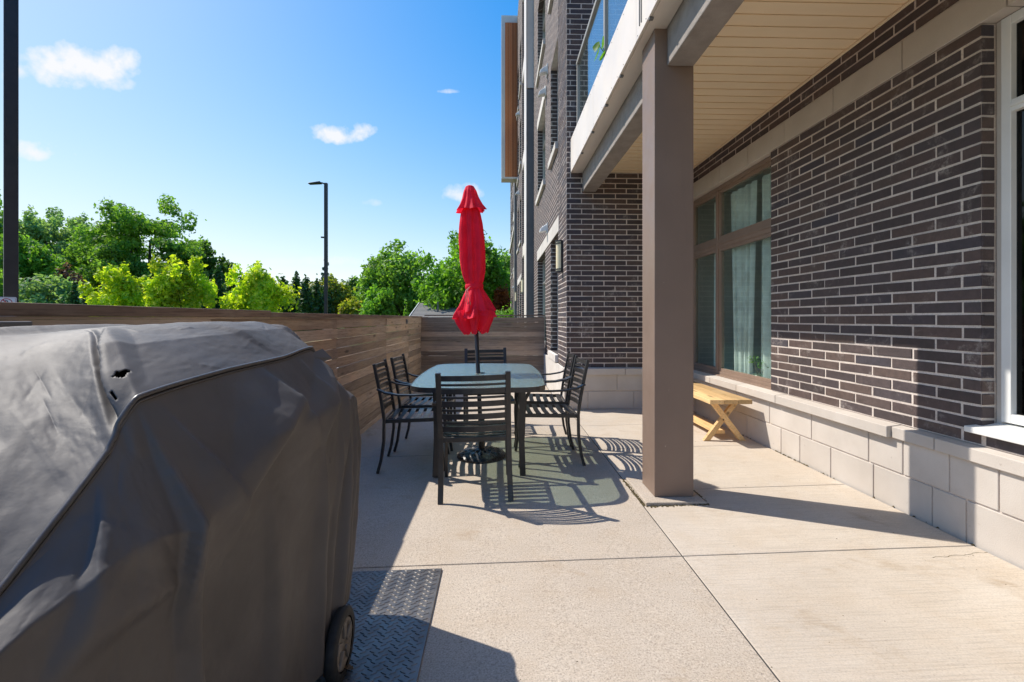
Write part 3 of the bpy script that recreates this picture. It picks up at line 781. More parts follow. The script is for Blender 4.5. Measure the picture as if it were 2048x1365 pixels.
# grey panelled strip with white edge, then a second and third brick bay
bpart(MB().box(.735, .93, 11.62, 12.5, -.2, 6.9), 'grey_pilaster', M['grey_panel'], None, .004)
bpart(MB().box(.715, .733, 11.60, 12.5, -.2, 12.4), 'pilaster_edge', M['fascia'])
bpart(MB().box(.735, .93, 11.62, 12.5, 6.93, 9.4), 'pale_balcony_panel', M['fascia'])
bpart(MB().box(.735, .93, 11.62, 12.5, 9.43, 12.4), 'grey_upper_panel', M['frame_grey'])
bpart(MB().box(.88, 1.3, 12.5, 14.9, -.2, 12.4), 'grey_recess', M['grey_panel'])
for zz in (3.1, 5.9, 8.7, 11.3):
    bpart(MB().box(.80, .879, 12.52, 14.88, zz, zz + .35), 'balcony_fascia', M['fascia'])
op3 = [(15.6, 16.6, a, b) for a, b in floors] + [(17.4, 18.4, a, b) for a, b in floors]
f3 = facade(.80, 15.0, 19.2, op3, 13.2); far_windows(f3, .80, op3)
bpart(MB().box(.79, .86, 15.5, 18.5, 2.449, 2.68), 'lintel_stone', M['stone_far'], f3, .004)
bpart(MB().box(.70, .83, 19.2, 19.9, -.2, 13.2), 'grey_pilaster', M['grey_panel'])
bpart(MB().box(.87, 1.2, 19.9, 22.9, -.2, 13.2), 'grey_recess', M['grey_panel'])
for zz in (3.1, 5.9, 8.7, 11.3):
    bpart(MB().box(.78, .869, 19.92, 22.88, zz, zz + .35), 'balcony_fascia', M['fascia'])
op4 = [(24.0, 25.2, a, b) for a, b in floors] + [(26.4, 27.6, a, b) for a, b in floors] + [(29.0, 30.4, a, b) for a, b in floors]
f4 = facade(.88, 23.0, 32.0, op4, 13.2); far_windows(f4, .88, op4)
bpart(MB().box(.80, .875, 23.0, 32.0, 5.6, 5.8), 'string_course', M['stone_far'], f4)
# body and roof
bpart(MB().box(WX + .35, 14, -6, 6.9, 3.5, 12.4).box(1.3, 14, 6.9, 32, -.2, 12.3), 'building_mass', M['far_brick'])
bpart(MB().box(FX - .10, 14, 6.3, 14.9, 12.42, 12.75), 'parapet', M['fascia'])
# cedar lined upper storey projection, white frame
cw = bpart(MB().box(.155, 1.6, 18.60, 18.66, 13.0, 13.28).box(.155, .30, 18.60, 18.66, 6.82, 13.0).box(.155, 1.6, 18.60, 18.66, 6.75, 6.82)
           .box(.155, 1.6, 18.66, 19.15, 6.75, 13.28), 'projecting_bay_frame', M['fascia'])
xk = .302
while xk < 1.5:
    bpart(MB().box(xk, xk + .088, 18.615, 18.655, 6.825, 12.995), 'siding_board', M['siding'], cw); xk += .092

# wall lights, all of one kind
def wall_light(x, y, z, label, h=.44):
    t = thing('wall_light', label, 'wall light', (x, y, z), 0, 'wall lights along the brick facade')
    MB().box(-.03, 0, -.05, .05, 0, h).build('back_plate', M['bronze'], t)
    pr = [(math.cos(a) * .065, math.sin(a) * .065) for a in np.linspace(math.pi / 2, 3 * math.pi / 2, 9)]
    def half(r, z0, z1, mat, nm):
        v = [(c * r / .065 - .03, s * r / .065, zz) for zz in (z0, z1) for c, s in pr]; n = len(pr)
        f = [(i, i + 1, i + 1 + n, i + n) for i in range(n - 1)] + [tuple(range(n - 1, -1, -1)), tuple(range(n, 2 * n)), (n - 1, 0, n, 2 * n - 1)]
        MB().add(v, f).build(nm, mat, t)
    half(.060, .035, h - .035, M['lampglass'], 'shade')
    for a, b in ((0, .02), (.034, .05), (h - .05, h - .034), (h - .02, h)): half(.068, a, b, M['bronze'], 'band')
    half(.062, .02, .0345, M['lampglass'], 'lower_glass'); half(.062, h - .0345, h - .02, M['lampglass'], 'upper_glass')
wall_light(FX, 6.42, 1.80, 'cream glass wall light nearest the camera, on the brick corner beside the patio')
wall_light(FX - .17, 12.7, 1.83, 'second cream wall light along the facade, on the grey pilaster beyond the fence')
wall_light(.80, 19.0, 1.83, 'third small cream wall light, far along the facade beyond the second')
wall_light(.88, 28.4, 1.83, 'farthest tiny cream wall light at the end of the facade')
def vent(x, y, z, label):
    t = thing('vent_hood', label, 'wall vent', (x, y, z), 0, 'white vent hoods on the brick facade')
    MB().box(-.02, 0, -.09, .09, -.09, .09).build('flange', M['white'], t, .004)
    MB().add([(-.02, -.07, -.05), (-.02, .07, -.05), (-.02, .07, .075), (-.02, -.07, .075), (-.15, -.06, -.075), (-.15, .06, -.075), (-.13, .06, .0), (-.13, -.06, .0)],
             [(0, 1, 5, 4), (1, 2, 6, 5), (2, 3, 7, 6), (3, 0, 4, 7), (4, 5, 6, 7), (3, 2, 1, 0)]).build('hood', M['white'], t, .012)
    MB().lathe([(.045, -.02), (.045, -.10)], 14, (0, 0, 0), 'X').build('duct', M['white'], t)
vent(FX, 8.35, 2.78, 'white vent hood on the brick just above the ground floor stone lintel')
vent(FX, 8.35, 5.62, 'upper of two white vent hoods side by side on the second storey brick')
vent(FX, 8.62, 5.36, 'lower of two white vent hoods side by side on the second storey brick')
vent(.80, 17.0, 5.75, 'small white vent hood far along the facade at second storey height')
vent(.80, 16.9, 8.6, 'small white vent hood high on the far facade beneath the cedar bay')
vent(.88, 23.6, 2.75, 'tiny white vent hood at the far end of the facade above the last lights')

# ------------------------------------------------------------------ fences
def fence_x(y): return -1.50 + (y - 1.0) * .0104
FEN = 1.20
fl = thing('wooden_fence', 'brown horizontal board fence with capped rail along the left side of the patio', 'fence', (-1.5, 4, fz(-1.5)))
def fpart(mb, name, mat, parent, org, bevel=0, label=None):
    o = mb.build(name, mat, parent, bevel); o.location = -Vector(org)
    if label: o['label'] = label
    return o
fo = (-1.5, 4, fz(-1.5))
segs = [-1.2, .6, 2.45, 4.30, 6.1, 7.55, 8.70]
nrow = 14; z_lo = fz(-1.5) - .03; pitch = (1.165 - z_lo) / nrow
for a, b in zip(segs[:-1], segs[1:]):
    for k in range(nrow):
        j = random.uniform(-.006, .006); z0 = z_lo + k * pitch
        a_, b_ = a + .0015, b - .0015
        xa, xb = fence_x(a_) + j, fence_x(b_) + j + random.uniform(-.002, .002)
        fpart(MB().hexa([(xa - .02, a_, z0), (xa, a_, z0), (xb - .02, b_, z0), (xb, b_, z0),
                         (xa - .02, a_, z0 + pitch - .0055), (xa, a_, z0 + pitch - .0055), (xb - .02, b_, z0 + pitch - .0055), (xb, b_, z0 + pitch - .0055)]),
              'board', M['fence'], fl, fo, .002)
for y in segs[:-1]:
    fpart(MB().box(fence_x(y) - .115, fence_x(y) - .024, y - .045, y + .045, -.15, 1.165), 'fence_post', M['fence'], fl, fo)
for a, b, z0, z1, w in ((-1.2, 3.06, 1.172, 1.214, .14), (3.064, 6.95, 1.172, 1.204, .125), (6.953, 8.79, 1.172, 1.200, .12)):
    xa, xb = fence_x(a), fence_x(b)
    fpart(MB().hexa([(xa - w + .03, a, z0), (xa + .012, a, z0), (xb - w + .03, b, z0), (xb + .012, b, z0),
                     (xa - w + .03, a, z1), (xa + .012, a, z1), (xb - w + .03, b, z1), (xb + .012, b, z1)]), 'cap_rail', M['fence_cap'], fl, fo, .003)
    fpart(MB().hexa([(xa + .002, a, z0 - .012), (xa + .006, a, z0 - .012), (xb + .002, b, z0 - .012), (xb + .006, b, z0 - .012),
                     (xa + .002, a, z0 - .001), (xa + .006, a, z0 - .001), (xb + .002, b, z0 - .001), (xb + .006, b, z0 - .001)]), 'under_rail_strip', M['fence'], fl, fo)  # thin strip of fence wood just below the cap rail
fe = thing('wooden_screen', 'dark weathered horizontal board screen closing the far end of the patio', 'fence', (-.2, 8.72, fz(-.2)))
eo = (-.2, 8.72, fz(-.2))
zz0 = fz(-.2) - .02; heights = []
z = zz0
while z < 1.17:
    h = random.choice((.088, .09, .092)); xs = [-1.47, .885] if random.random() < .7 else [-1.47, random.uniform(-.7, .3), .885]
    for a, b in zip(xs[:-1], xs[1:]):
        j = random.uniform(-.005, .005)
        fpart(MB().box(a + .001, b - .001, 8.70 + j, 8.725 + j, z, min(z + h - random.uniform(.0008, .003), 1.20)), 'board', M['fence_end'], fe, eo, .002)
    z += h
for x in (-1.35, -.25, .82): fpart(MB().box(x - .045, x + .045, 8.75, 8.84, -.2, 1.19), 'fence_post', M['fence_end'], fe, eo)
fpart(MB().box(-1.36, .89, 8.695, 8.79, 1.206, 1.226), 'cap_rail', M['fence_cap'], fe, eo, .002)
# little metal hook plate on the fence near the corner
tag(MB().box(fence_x(7.35) + .006, fence_x(7.35) + .014, 7.30, 7.42, 1.08, 1.15).box(fence_x(7.35) + .014, fence_x(7.35) + .022, 7.33, 7.39, 1.10, 1.135).build('metal_plate', M['grey_panel']),
    'small grey metal plate screwed to the top board near the fence corner', 'metal plate')

# dark box with a grey top edge and pale lettering on the fence behind the grill
sb = thing('storage_box', 'dark brown box with pale worn lettering on the fence behind the covered grill', 'box', (-1.46, 1.15, .98))
MB().box(-.025, .04, -.35, .305, 0, .155).build('box_body', M['box_brown'], sb, .006)
MB().box(-.028, .046, -.36, .312, .156, .176).build('lid_edge', M['grey_panel'], sb, .004)
rg = MB(); rg.lathe([(.028, .0), (.028, .002), (.024, .002), (.024, 0)], 28, (.0405, .235, .118), 'X'); rg.build('round_emblem', M['grey_text'], sb)
for k, yy_ in enumerate((-.02, .03, .075, .12, .165)):
    q = MB(); q.sweep([(.0415, yy_ + .014 * math.cos(a), .115 + .014 * math.sin(a)) for a in np.linspace(math.pi, 0, 7)], .003, .003, (1, 0, 0)); q.build('letter', M['grey_text'], sb)

# ------------------------------------------------------------------ steel plate
pl = thing('steel_floor_plate', 'diamond tread steel plate lying on the slab beside the covered grill', 'metal plate', (-.62, 1.3, fz(-.62)))
def P3(x, y, z): return (x + .62, y - 1.3, z - fz(-.62))
v = [P3(x, y, fz(x) + z) for z in (.001, .009) for y in (.2, 2.262) for x in (-1.02, -.268)]
MB().hexa(v).build('plate', M['plate'], pl, .002)
tr = MB(); k = 0
yy_ = .9
while yy_ < 2.25:
    xx_ = -1.0 + (.0 if k % 2 else .0165)
    n = 0
    while xx_ < -.28:
        dx, dy = (.0125, .0065) if (n + k) % 2 else (-.0125, .0065)
        L = math.hypot(dx, dy); ux, uy = dx / L, dy / L; w = .0032; zt = fz(xx_) + .0092
        a = (xx_ - dx, yy_ - dy); b = (xx_ + dx, yy_ + dy); s1 = (xx_ - uy * w, yy_ + ux * w); s2 = (xx_ + uy * w, yy_ - ux * w)
        tr.add([P3(*a, zt - .0004), P3(*s2, zt - .0004), P3(*b, zt - .0004), P3(*s1, zt - .0004), P3(xx_ - dx * .6, yy_ - dy * .6, zt + .0022), P3(xx_ + dx * .6, yy_ + dy * .6, zt + .0022)],
               [(0, 1, 4), (1, 2, 5), (1, 5, 4), (2, 3, 5), (3, 0, 4), (3, 4, 5)])
        xx_ += .033; n += 1
    yy_ += .0175; k += 1
o = tr.build('tread', M['plate'], pl); o['kind'] = 'stuff'

# ------------------------------------------------------------------ covered grill
gr = thing('covered_grill', 'barbecue grill under a creased dark grey vinyl cover beside the fence', 'covered grill', (-.95, 1.2, fz(-.95)))
GO = np.array((-.95, 1.2, fz(-.95)))
def cr(P, n):
    """Catmull-Rom along axis 0"""
    k = len(P); t = np.linspace(0, k - 1 - 1e-6, n); i = t.astype(int); f = (t - i)[:, None, None]
    g_ = lambda j: P[np.clip(j, 0, k - 1)]
    p0, p1, p2, p3 = g_(i - 1), g_(i), g_(i + 1), g_(i + 2)
    return .5 * ((2 * p1) + (-p0 + p2) * f + (2 * p0 - 5 * p1 + 4 * p2 - p3) * f ** 2 + (-p0 + 3 * p1 - 3 * p2 + p3) * f ** 3)
def col(*a): return [list(p) for p in a]
# rows: back hem, back top, ridge back, ridge front, crown edge, piping, shoulder, upper front, mid front, hem
K = [
    col((-1.36, .24, .16), (-1.34, .24, .16), (-1.25, .22, .16), (-1.0, .22, .16), (-.86, .22, .16), (-.72, .22, .16), (-.64, .24, .16), (-.62, .26, .15), (-.61, .27, .14), (-.61, .28, .13)),
    col((-1.38, .36, .17), (-1.37, .38, .80), (-1.27, .40, .85), (-.98, .40, .84), (-.82, .39, .80), (-.69, .38, .66), (-.65, .36, .58), (-.63, .35, .45), (-.62, .34, .30), (-.61, .33, .13)),
    col((-1.39, .75, .17), (-1.38, .80, .92), (-1.27, .80, .99), (-1.0, .73, .94), (-.82, .68, .88), (-.685, .635, .771), (-.630, .61, .745), (-.62, .59, .58), (-.60, .57, .36), (-.62, .56, .13)),
    col((-1.39, 1.0, .17), (-1.38, 1.06, 1.03), (-1.27, 1.08, 1.085), (-1.03, .96, 1.04), (-.84, .85, .965), (-.685, .765, .868), (-.610, .73, .775), (-.605, .72, .60), (-.60, .72, .38), (-.64, .71, .13)),
    col((-1.39, 1.15, .17), (-1.38, 1.18, 1.08), (-1.27, 1.20, 1.118), (-1.05, 1.10, 1.095), (-.84, .94, 1.02), (-.685, .842, .932), (-.585, .82, .79), (-.60, .84, .62), (-.59, .84, .38), (-.61, .84, .13)),
    col((-1.39, 1.25, .17), (-1.38, 1.28, 1.09), (-1.24, 1.30, 1.124), (-1.0, 1.20, 1.14), (-.82, 1.03, 1.105), (-.685, .906, 1.018), (-.580, .93, .765), (-.585, .94, .64), (-.59, .95, .38), (-.62, .95, .09)),
    col((-1.39, 1.42, .17), (-1.38, 1.44, 1.09), (-1.22, 1.45, 1.130), (-.94, 1.38, 1.152), (-.80, 1.28, 1.118), (-.685, 1.18, 1.036), (-.575, 1.18, .862), (-.575, 1.18, .66), (-.58, 1.18, .38), (-.60, 1.18, .07)),
    col((-1.39, 1.68, .17), (-1.38, 1.69, 1.09), (-1.22, 1.68, 1.132), (-.92, 1.63, 1.153), (-.80, 1.57, 1.122), (-.685, 1.50, 1.043), (-.570, 1.52, .858), (-.57, 1.50, .66), (-.575, 1.46, .38), (-.575, 1.45, .05)),
    col((-1.39, 1.84, .17), (-1.38, 1.84, 1.06), (-1.20, 1.85, 1.122), (-.93, 1.83, 1.150), (-.81, 1.79, 1.125), (-.692, 1.745, 1.058), (-.59, 1.77, .865), (-.572, 1.74, .66), (-.57, 1.65, .38), (-.560, 1.60, .065)),
    col((-1.39, 1.93, .17), (-1.38, 1.93, .94), (-1.20, 1.94, .985), (-.95, 1.94, .975), (-.82, 1.92, .96), (-.70, 1.895, .925), (-.60, 1.91, .84), (-.578, 1.88, .66), (-.575, 1.79, .38), (-.562, 1.71, .10)),
    col((-1.39, 2.02, .17), (-1.38, 2.03, .83), (-1.22, 2.05, .86), (-.96, 2.055, .86), (-.83, 2.055, .862), (-.71, 2.04, .858), (-.61, 2.005, .82), (-.592, 1.99, .64), (-.585, 1.90, .38), (-.575, 1.79, .115)),
    col((-1.38, 2.05, .15), (-1.37, 2.06, .35), (-1.22, 2.07, .35), (-.96, 2.07, .35), (-.83, 2.07, .35), (-.72, 2.06, .35), (-.66, 2.05, .35), (-.63, 2.02, .30), (-.62, 1.93, .22), (-.63, 1.82, .11)),
]
K = np.array(K, float)
NS, NT = 400, 310
# denser parameters where the visible front is
def lin(P, n):
    k = len(P); t = np.linspace(0, k - 1 - 1e-6, n); i = t.astype(int); f = (t - i)[:, None, None]
    return P[i] * (1 - f) + P[i + 1] * f
A = cr(K, NS) * .35 + lin(K, NS) * .65
Ac = np.swapaxes(cr(np.swapaxes(A, 0, 1), NT), 0, 1); Al = np.swapaxes(lin(np.swapaxes(A, 0, 1), NT), 0, 1)
wt = np.interp(np.linspace(0, 9, NT), [0, 3.2, 4.0, 6.6, 7.5, 9], [.4, .4, .85, .95, .5, .3])[None, :, None]
A = Ac * (1 - wt) + Al * wt      # (NS, NT, 3)
def normals(V):
    du = np.gradient(V, axis=0); dv = np.gradient(V, axis=1)
    n = np.cross(dv, du); n /= np.maximum(np.linalg.norm(n, axis=-1, keepdims=True), 1e-9); return n
N0 = normals(A)
ctr = np.array((-.98, 1.2, .6)); sgn = np.sign(((A - ctr) * N0).sum(-1).mean()); N0 *= sgn
si = np.linspace(0, 11, NS)[:, None]; ti = np.linspace(0, 9, NT)[None, :]
def g1(x, c, w): return np.exp(-((x - c) / w) ** 2)
def ridge(s0, t0, s1, t1, w, h, fade=1):
    """crease along a line in parameter space, sharp crest"""
    ds, dt = s1 - s0, t1 - t0; L = math.hypot(ds, dt); u = ((si - s0) * ds + (ti - t0) * dt) / L / L
    d = ((si - s0) * dt - (ti - t0) * ds) / L
    env = np.clip(u / .15, 0, 1) * np.clip((1 - u) / .25, 0, 1)
    return h * env * np.exp(-np.abs(d) / w)
rs = np.random.RandomState(3)
def smooth_noise(ns, nt, seed):
    r = np.random.RandomState(seed).randn(ns, nt, 1)
    q = cr(r, NS); return np.swapaxes(cr(np.swapaxes(q, 0, 1), NT), 0, 1)[..., 0]
D = (.0030 * smooth_noise(8, 6, 5) + .0014 * smooth_noise(24, 18, 6)) * (.35 + .65 * np.clip((ti - 3.5) / 2, 0, 1))
def crease(s0, t0, s1, t1, wa, wb, h):
    """taut fold: straight crest, steep on one side and long on the other, fading at both ends"""
    ds, dt = s1 - s0, t1 - t0; L = math.hypot(ds, dt); u = ((si - s0) * ds + (ti - t0) * dt) / L / L
    d = ((si - s0) * dt - (ti - t0) * ds) / L
    uc = np.clip(u, 0, 1); env = np.minimum(uc / .45, 1) * np.clip((1 - uc) / .35, 0, 1) ** .8
    k = .35 + .9 * uc
    q = np.where(d > 0, np.clip(1 - d / (wa * 1.3) / k, 0, 1), np.clip(1 + d / wb / k, 0, 1))
    return h * env * np.clip(q - .12 * np.exp(-(d / .05) ** 2), 0, 1) ** 1.15
low = np.clip((ti - 6.3) / 2.2, 0, 1) * np.clip((si - 5.0) / 3.5, .0, 1)
D += low * .006 * np.sin(si * 5.3 + 1)
D += crease(5.10, 2.9, 4.48, 5.3, .40, .10, .032) - crease(4.95, 2.8, 4.28, 5.25, .14, .16, .034)      # upright fold at the hood's near end
D += crease(4.95, 4.9, 4.40, 7.3, .45, .10, .046) + crease(4.6, 6.7, 2.4, 6.35, .14, .5, .022) + crease(2.9, 5.1, 4.5, 6.7, .16, .7, .008)
D += crease(3.6, 5.1, 2.2, 6.9, .7, .16, .020) + crease(5.1, 5.0, 5.6, 6.7, .10, .5, .034) + crease(5.3, 6.6, 6.9, 5.6, .6, .12, .036)
D += crease(6.5, 5.0, 6.9, 6.5, .10, .5, .026) + crease(8.5, 5.0, 7.0, 6.5, .10, .55, .040) + crease(8.6, 5.0, 7.8, 7.6, .08, .4, .030) + crease(7.4, 5.0, 7.5, 5.9, .08, .3, .016)
D += crease(8.3, 5.0, 7.9, 3.5, .08, .4, .024) - crease(8.6, 5.0, 8.3, 3.6, .12, .12, .016) + crease(7.0, 5.0, 6.3, 3.0, .10, .8, .010) + crease(3.2, 4.9, 2.9, 2.4, .3, .6, .008)
D += crease(7.1, 6.2, 7.25, 9.4, .10, .35, .040) + crease(8.45, 6.0, 8.15, 9.4, .10, .32, .048) + crease(9.25, 6.0, 9.0, 9.4, .08, .3, .040) + crease(6.0, 6.4, 6.2, 9.4, .5, .2, .026)
D += crease(4.8, 6.6, 4.7, 9.4, .25, .7, .034) + crease(3.3, 6.6, 3.0, 9.4, .7, .3, .024) + crease(7.85, 6.3, 7.7, 9.3, .07, .22, .026) + crease(10.0, 5.6, 9.8, 9.3, .08, .3, .028)
pin = g1(ti, 5.0, .16)                                                # the seam holds its line
D = D * (1 - .85 * pin)
Pn = A + N0 * D[..., None]
# let the cloth relax: slightly oversize rest lengths buckle it into wrinkles
X = Pn.copy()
rest_s = np.linalg.norm(A[1:] - A[:-1], axis=-1) * (1.006 + .004 * smooth_noise(9, 7, 11)[1:])
rest_t = np.linalg.norm(A[:, 1:] - A[:, :-1], axis=-1) * (1.004 + .004 * smooth_noise(9, 7, 12)[:, 1:])
rd1 = np.linalg.norm(A[1:, 1:] - A[:-1, :-1], axis=-1) * 1.004; rd2 = np.linalg.norm(A[1:, :-1] - A[:-1, 1:], axis=-1) * 1.004
wgt = (1 - .93 * g1(ti, 5.0, .25)) * np.ones((NS, 1)); wgt[0] = wgt[-1] = .2
def solve(X, sa, sb, rest, k=.45):
    d = X[sb] - X[sa]; L = np.linalg.norm(d, axis=-1) + 1e-9
    c = (d * ((L - rest) / L * .5 * k)[..., None])
    X[sa] += c * wgt[sa][..., None]; X[sb] -= c * wgt[sb][..., None]
sl = slice
free = .004 + .008 * np.clip((ti - 6.3) / 2, 0, 1) * np.ones((NS, 1))
for it in range(14):
    X[..., 2] -= .00035
    X += smooth_noise(24, 18, 100 + it)[..., None] * N0 * 0
    for par in (0, 1):
        a = np.arange(par, NS - 1, 2); solve(X, (a, sl(None)), (a + 1, sl(None)), rest_s[a])
        a = np.arange(par, NT - 1, 2); solve(X, (sl(None), a), (sl(None), a + 1), rest_t[:, a])
    solve(X, (sl(0, -1), sl(0, -1)), (sl(1, None), sl(1, None)), rd1, .15)
    solve(X, (sl(0, -1), sl(1, None)), (sl(1, None), sl(0, -1)), rd2, .15)
    Xs = X.copy(); Xs[1:-1, 1:-1] = (X[2:, 1:-1] + X[:-2, 1:-1] + X[1:-1, 2:] + X[1:-1, :-2]) / 4
    X = X + (Xs - X) * .05
    off = ((X - Pn) * N0).sum(-1); lo = -free * .8; hi = free * 1.7
    fix = np.where(off < lo, lo - off, np.where(off > hi, hi - off, 0)); X += N0 * fix[..., None]
def up(V, n, ax):
    V = np.swapaxes(V, 0, ax); V = cr(V, n); return np.swapaxes(V, 0, ax)
NS2, NT2 = 560, 430
CV = up(up(X, NS2, 0), NT2, 1)
NS, NT = NS2, NT2
si = np.linspace(0, 11, NS)[:, None]; ti = np.linspace(0, 9, NT)[None, :]
CN = normals(CV) * sgn
fine = .0005 * smooth_noise(60, 48, 31) + .0002 * smooth_noise(160, 130, 32)
for k in range(26):       # short dry creases in the old vinyl
    s0, t0 = 1.5 + 8 * rs.rand(), 2.3 + 3.5 * rs.rand(); a = rs.rand() * 6.28; L = .25 + .5 * rs.rand()
    fine = fine + ridge(s0, t0, s0 + L * math.cos(a), t0 + L * math.sin(a), .035, .0016 * rs.choice([-1, 1]))
CV = CV + CN * (fine * (1 - .9 * g1(ti, 5.0, .12)))[..., None]
# torn hole beside the seam at the hood's near corner and two small slits
hole = np.zeros((NS - 1, NT - 1), bool)
sc = (si[:-1] + si[1:]) / 2; tt = (ti[:, :-1] + ti[:, 1:]) / 2
def tear(s0, t0, rs_, rt, seed):
    n = smooth_noise(200, 200, seed)[:-1, :-1]
    return (((sc - s0) / rs_) ** 2 + ((tt - t0) / rt) ** 2 + .38 * n) < 1
hole |= tear(4.92, 4.60, .10, .055, 21) | tear(4.70, 4.76, .022, .08, 22) | tear(7.9, 7.15, .018, .05, 23) | tear(7.35, 6.85, .010, .05, 24)
co = link('cover', grid_mesh('cover', CV - GO, M['cover'], holes=hole), gr)
sd = co.modifiers.new('solid', 'SOLIDIFY'); sd.thickness = .002; sd.offset = -1
jt = int(round(5.0 / 9 * (NT - 1)))
line = CV[40:-80, jt]; nl = CN[40:-80, jt]
pts = [Vector(line[i] + nl[i] * .0065 - GO) for i in range(0, len(line), 3)]
MB().sweep(pts, .010, .010, n=8).build('piping', M['piping'], gr)
MB().sweep([p + Vector((0, 0, -.009)) + Vector((.003, 0, 0)) for p in pts], .004, .004, n=6).build('seam_cord', M['cover'], gr)
# hook strap at the far top corner
q = Vector(CV[int(8.05 / 11 * (NS - 1)), jt] - GO)
MB().add([q + Vector(p) for p in ((.004, -.10, -.02), (.02, .06, .0), (.05, .07, -.035), (.03, -.02, -.05), (.006, -.10, -.022), (.022, .06, -.003), (.052, .07, -.038), (.032, -.02, -.053))],
         [(0, 1, 2, 3), (7, 6, 5, 4), (0, 4, 5, 1), (1, 5, 6, 2), (2, 6, 7, 3), (3, 7, 4, 0)]).build('strap', M['cover'], gr)
# cart frame and wheels under it
fzl = fz(-.55)
def gb(mb, name, mat, parent=gr, bev=0):
    o = mb.build(name, mat, parent, bev); o.location = -Vector(GO); return o
gb(MB().box(-1.30, -.66, .45, 1.98, .14, .20), 'bottom_shelf', M['black'], gr, .01)
for (x, y) in ((-.69, 1.5), (-1.28, 1.5), (-.69, .5), (-1.28, .5)): gb(MB().box(x - .02, x + .02, y - .02, y + .02, fz(x) + .08, .9), 'leg', M['black'])
gb(MB().box(-1.25, -.78, 1.30, 1.74, .55, .95), 'fire_box', M['black'], gr, .03)
def wheel(x, y):
    c = (x, y, fz(x) + .117)
    w = gb(MB().lathe([(.082, -.018), (.104, -.018), (.112, -.012), (.112, .012), (.104, .018), (.082, .018)], 40, c, 'X'), 'wheel', M['rubber'])
    gb(MB().lathe([(.001, .012), (.022, .013), (.026, .009), (.06, .009), (.064, .014), (.078, .016), (.079, .0), (.079, -.018), (.001, -.018)], 40, c, 'X'), 'hub', M['hub'], w).location = (0, 0, 0)
    for k in range(5):
        a = k * 2 * math.pi / 5 + .3; d = (math.cos(a), math.sin(a)); n_ = (-d[1], d[0])
        v = []
        for xx in (.008, .019):
            for r, ww in ((.02, .008), (.072, .017)):
                for s_ in (-1, 1): v.append((c[0] + xx, c[1] + d[0] * r + n_[0] * ww * s_, c[2] + d[1] * r + n_[1] * ww * s_))
        o = MB().hexa(v).build('spoke', M['hub'], w, .002)
wheel(-.535, 1.60); wheel(-1.27, 1.60)
gb(MB().lathe([(.008, -.02), (.008, -.72)], 10, (-.535, 1.60, fz(-.535) + .117), 'X'), 'axle', M['black'])
# dead leaves blown under the cover
for k in range(46):
    x = random.uniform(-.85, -.50); y = random.uniform(1.25, 1.62); z = fz(x) + .012 + random.uniform(0, .012)
    a = random.uniform(0, 6.3); L = random.uniform(.010, .022); dx, dy = math.cos(a) * L, math.sin(a) * L
    lf = MB().add([(x - dx, y - dy, z), (x + dy * .5, y - dx * .5, z + .006), (x + dx, y + dy, z + .002), (x - dy * .5, y + dx * .5, z + .008)], [(0, 1, 2), (0, 2, 3)])
    if k == 0: LEAFS = lf
    else: LEAFS.add(lf.v, lf.f)
tag(LEAFS.build('leaf_litter', M['litter']), 'dry brown leaf litter under the grill cover by the wheel', 'leaf litter', kind='stuff')

# ------------------------------------------------------------------ moss in the joint round the post pad
mo = MB()
def gritline(x0, y0, x1, y1, n, w):
    for _ in range(n):
        t = random.random(); x = x0 + (x1 - x0) * t + random.gauss(0, w); y = y0 + (y1 - y0) * t + random.gauss(0, w); r = random.uniform(.003, .011)
        z = fz(x); vs = [(x + r * math.cos(a) * random.uniform(.6, 1.2), y + r * math.sin(a) * random.uniform(.6, 1.2), z - .001) for a in (0, 1.26, 2.5, 3.77, 5.0)] + [(x, y, z + r * .55)]
        mo.add(vs, [(i, (i + 1) % 5, 5) for i in range(5)])
gritline(.94, 2.925, .93, 3.42, 230, .006); gritline(.94, 2.92, 1.34, 2.92, 150, .006); gritline(1.345, 2.92, 1.345, 3.3, 90, .006)
gritline(2.445, 3.6, 2.445, 4.1, 50, .006); gritline(2.447, 2.2, 2.447, 5.9, 40, .003)
for _ in range(150):
    x, y = random.uniform(-.4, 2.4), random.uniform(1.2, 5.8); rr0 = random.uniform(.0012, .0035); z = fz(x)
    vs = [(x + rr0 * math.cos(a) * random.uniform(.5, 1.6), y + rr0 * math.sin(a) * random.uniform(.5, 1.6), z) for a in (0, 1.6, 3.1, 4.7)] + [(x, y, z + rr0 * .6)]
    mo.add(vs, [(i, (i + 1) % 4, 4) for i in range(4)])
cx, cy = 2.44, 2.24
while cx > 2.14:
    nx, ny = cx - random.uniform(.012, .03), cy + random.uniform(-.009, .006)
    w_ = random.uniform(.0008, .0016); mo.add([(cx, cy - w_, fz(cx) + .0006), (nx, ny - w_, fz(nx) + .0006), (nx, ny + w_, fz(nx) + .0006), (cx, cy + w_, fz(cx) + .0006)], [(0, 3, 2, 1)]); cx, cy = nx, ny
tag(mo.build('moss_and_grit', M['moss']), 'brown moss and grit in the gap round the post pad and wall foot', 'moss', kind='stuff')

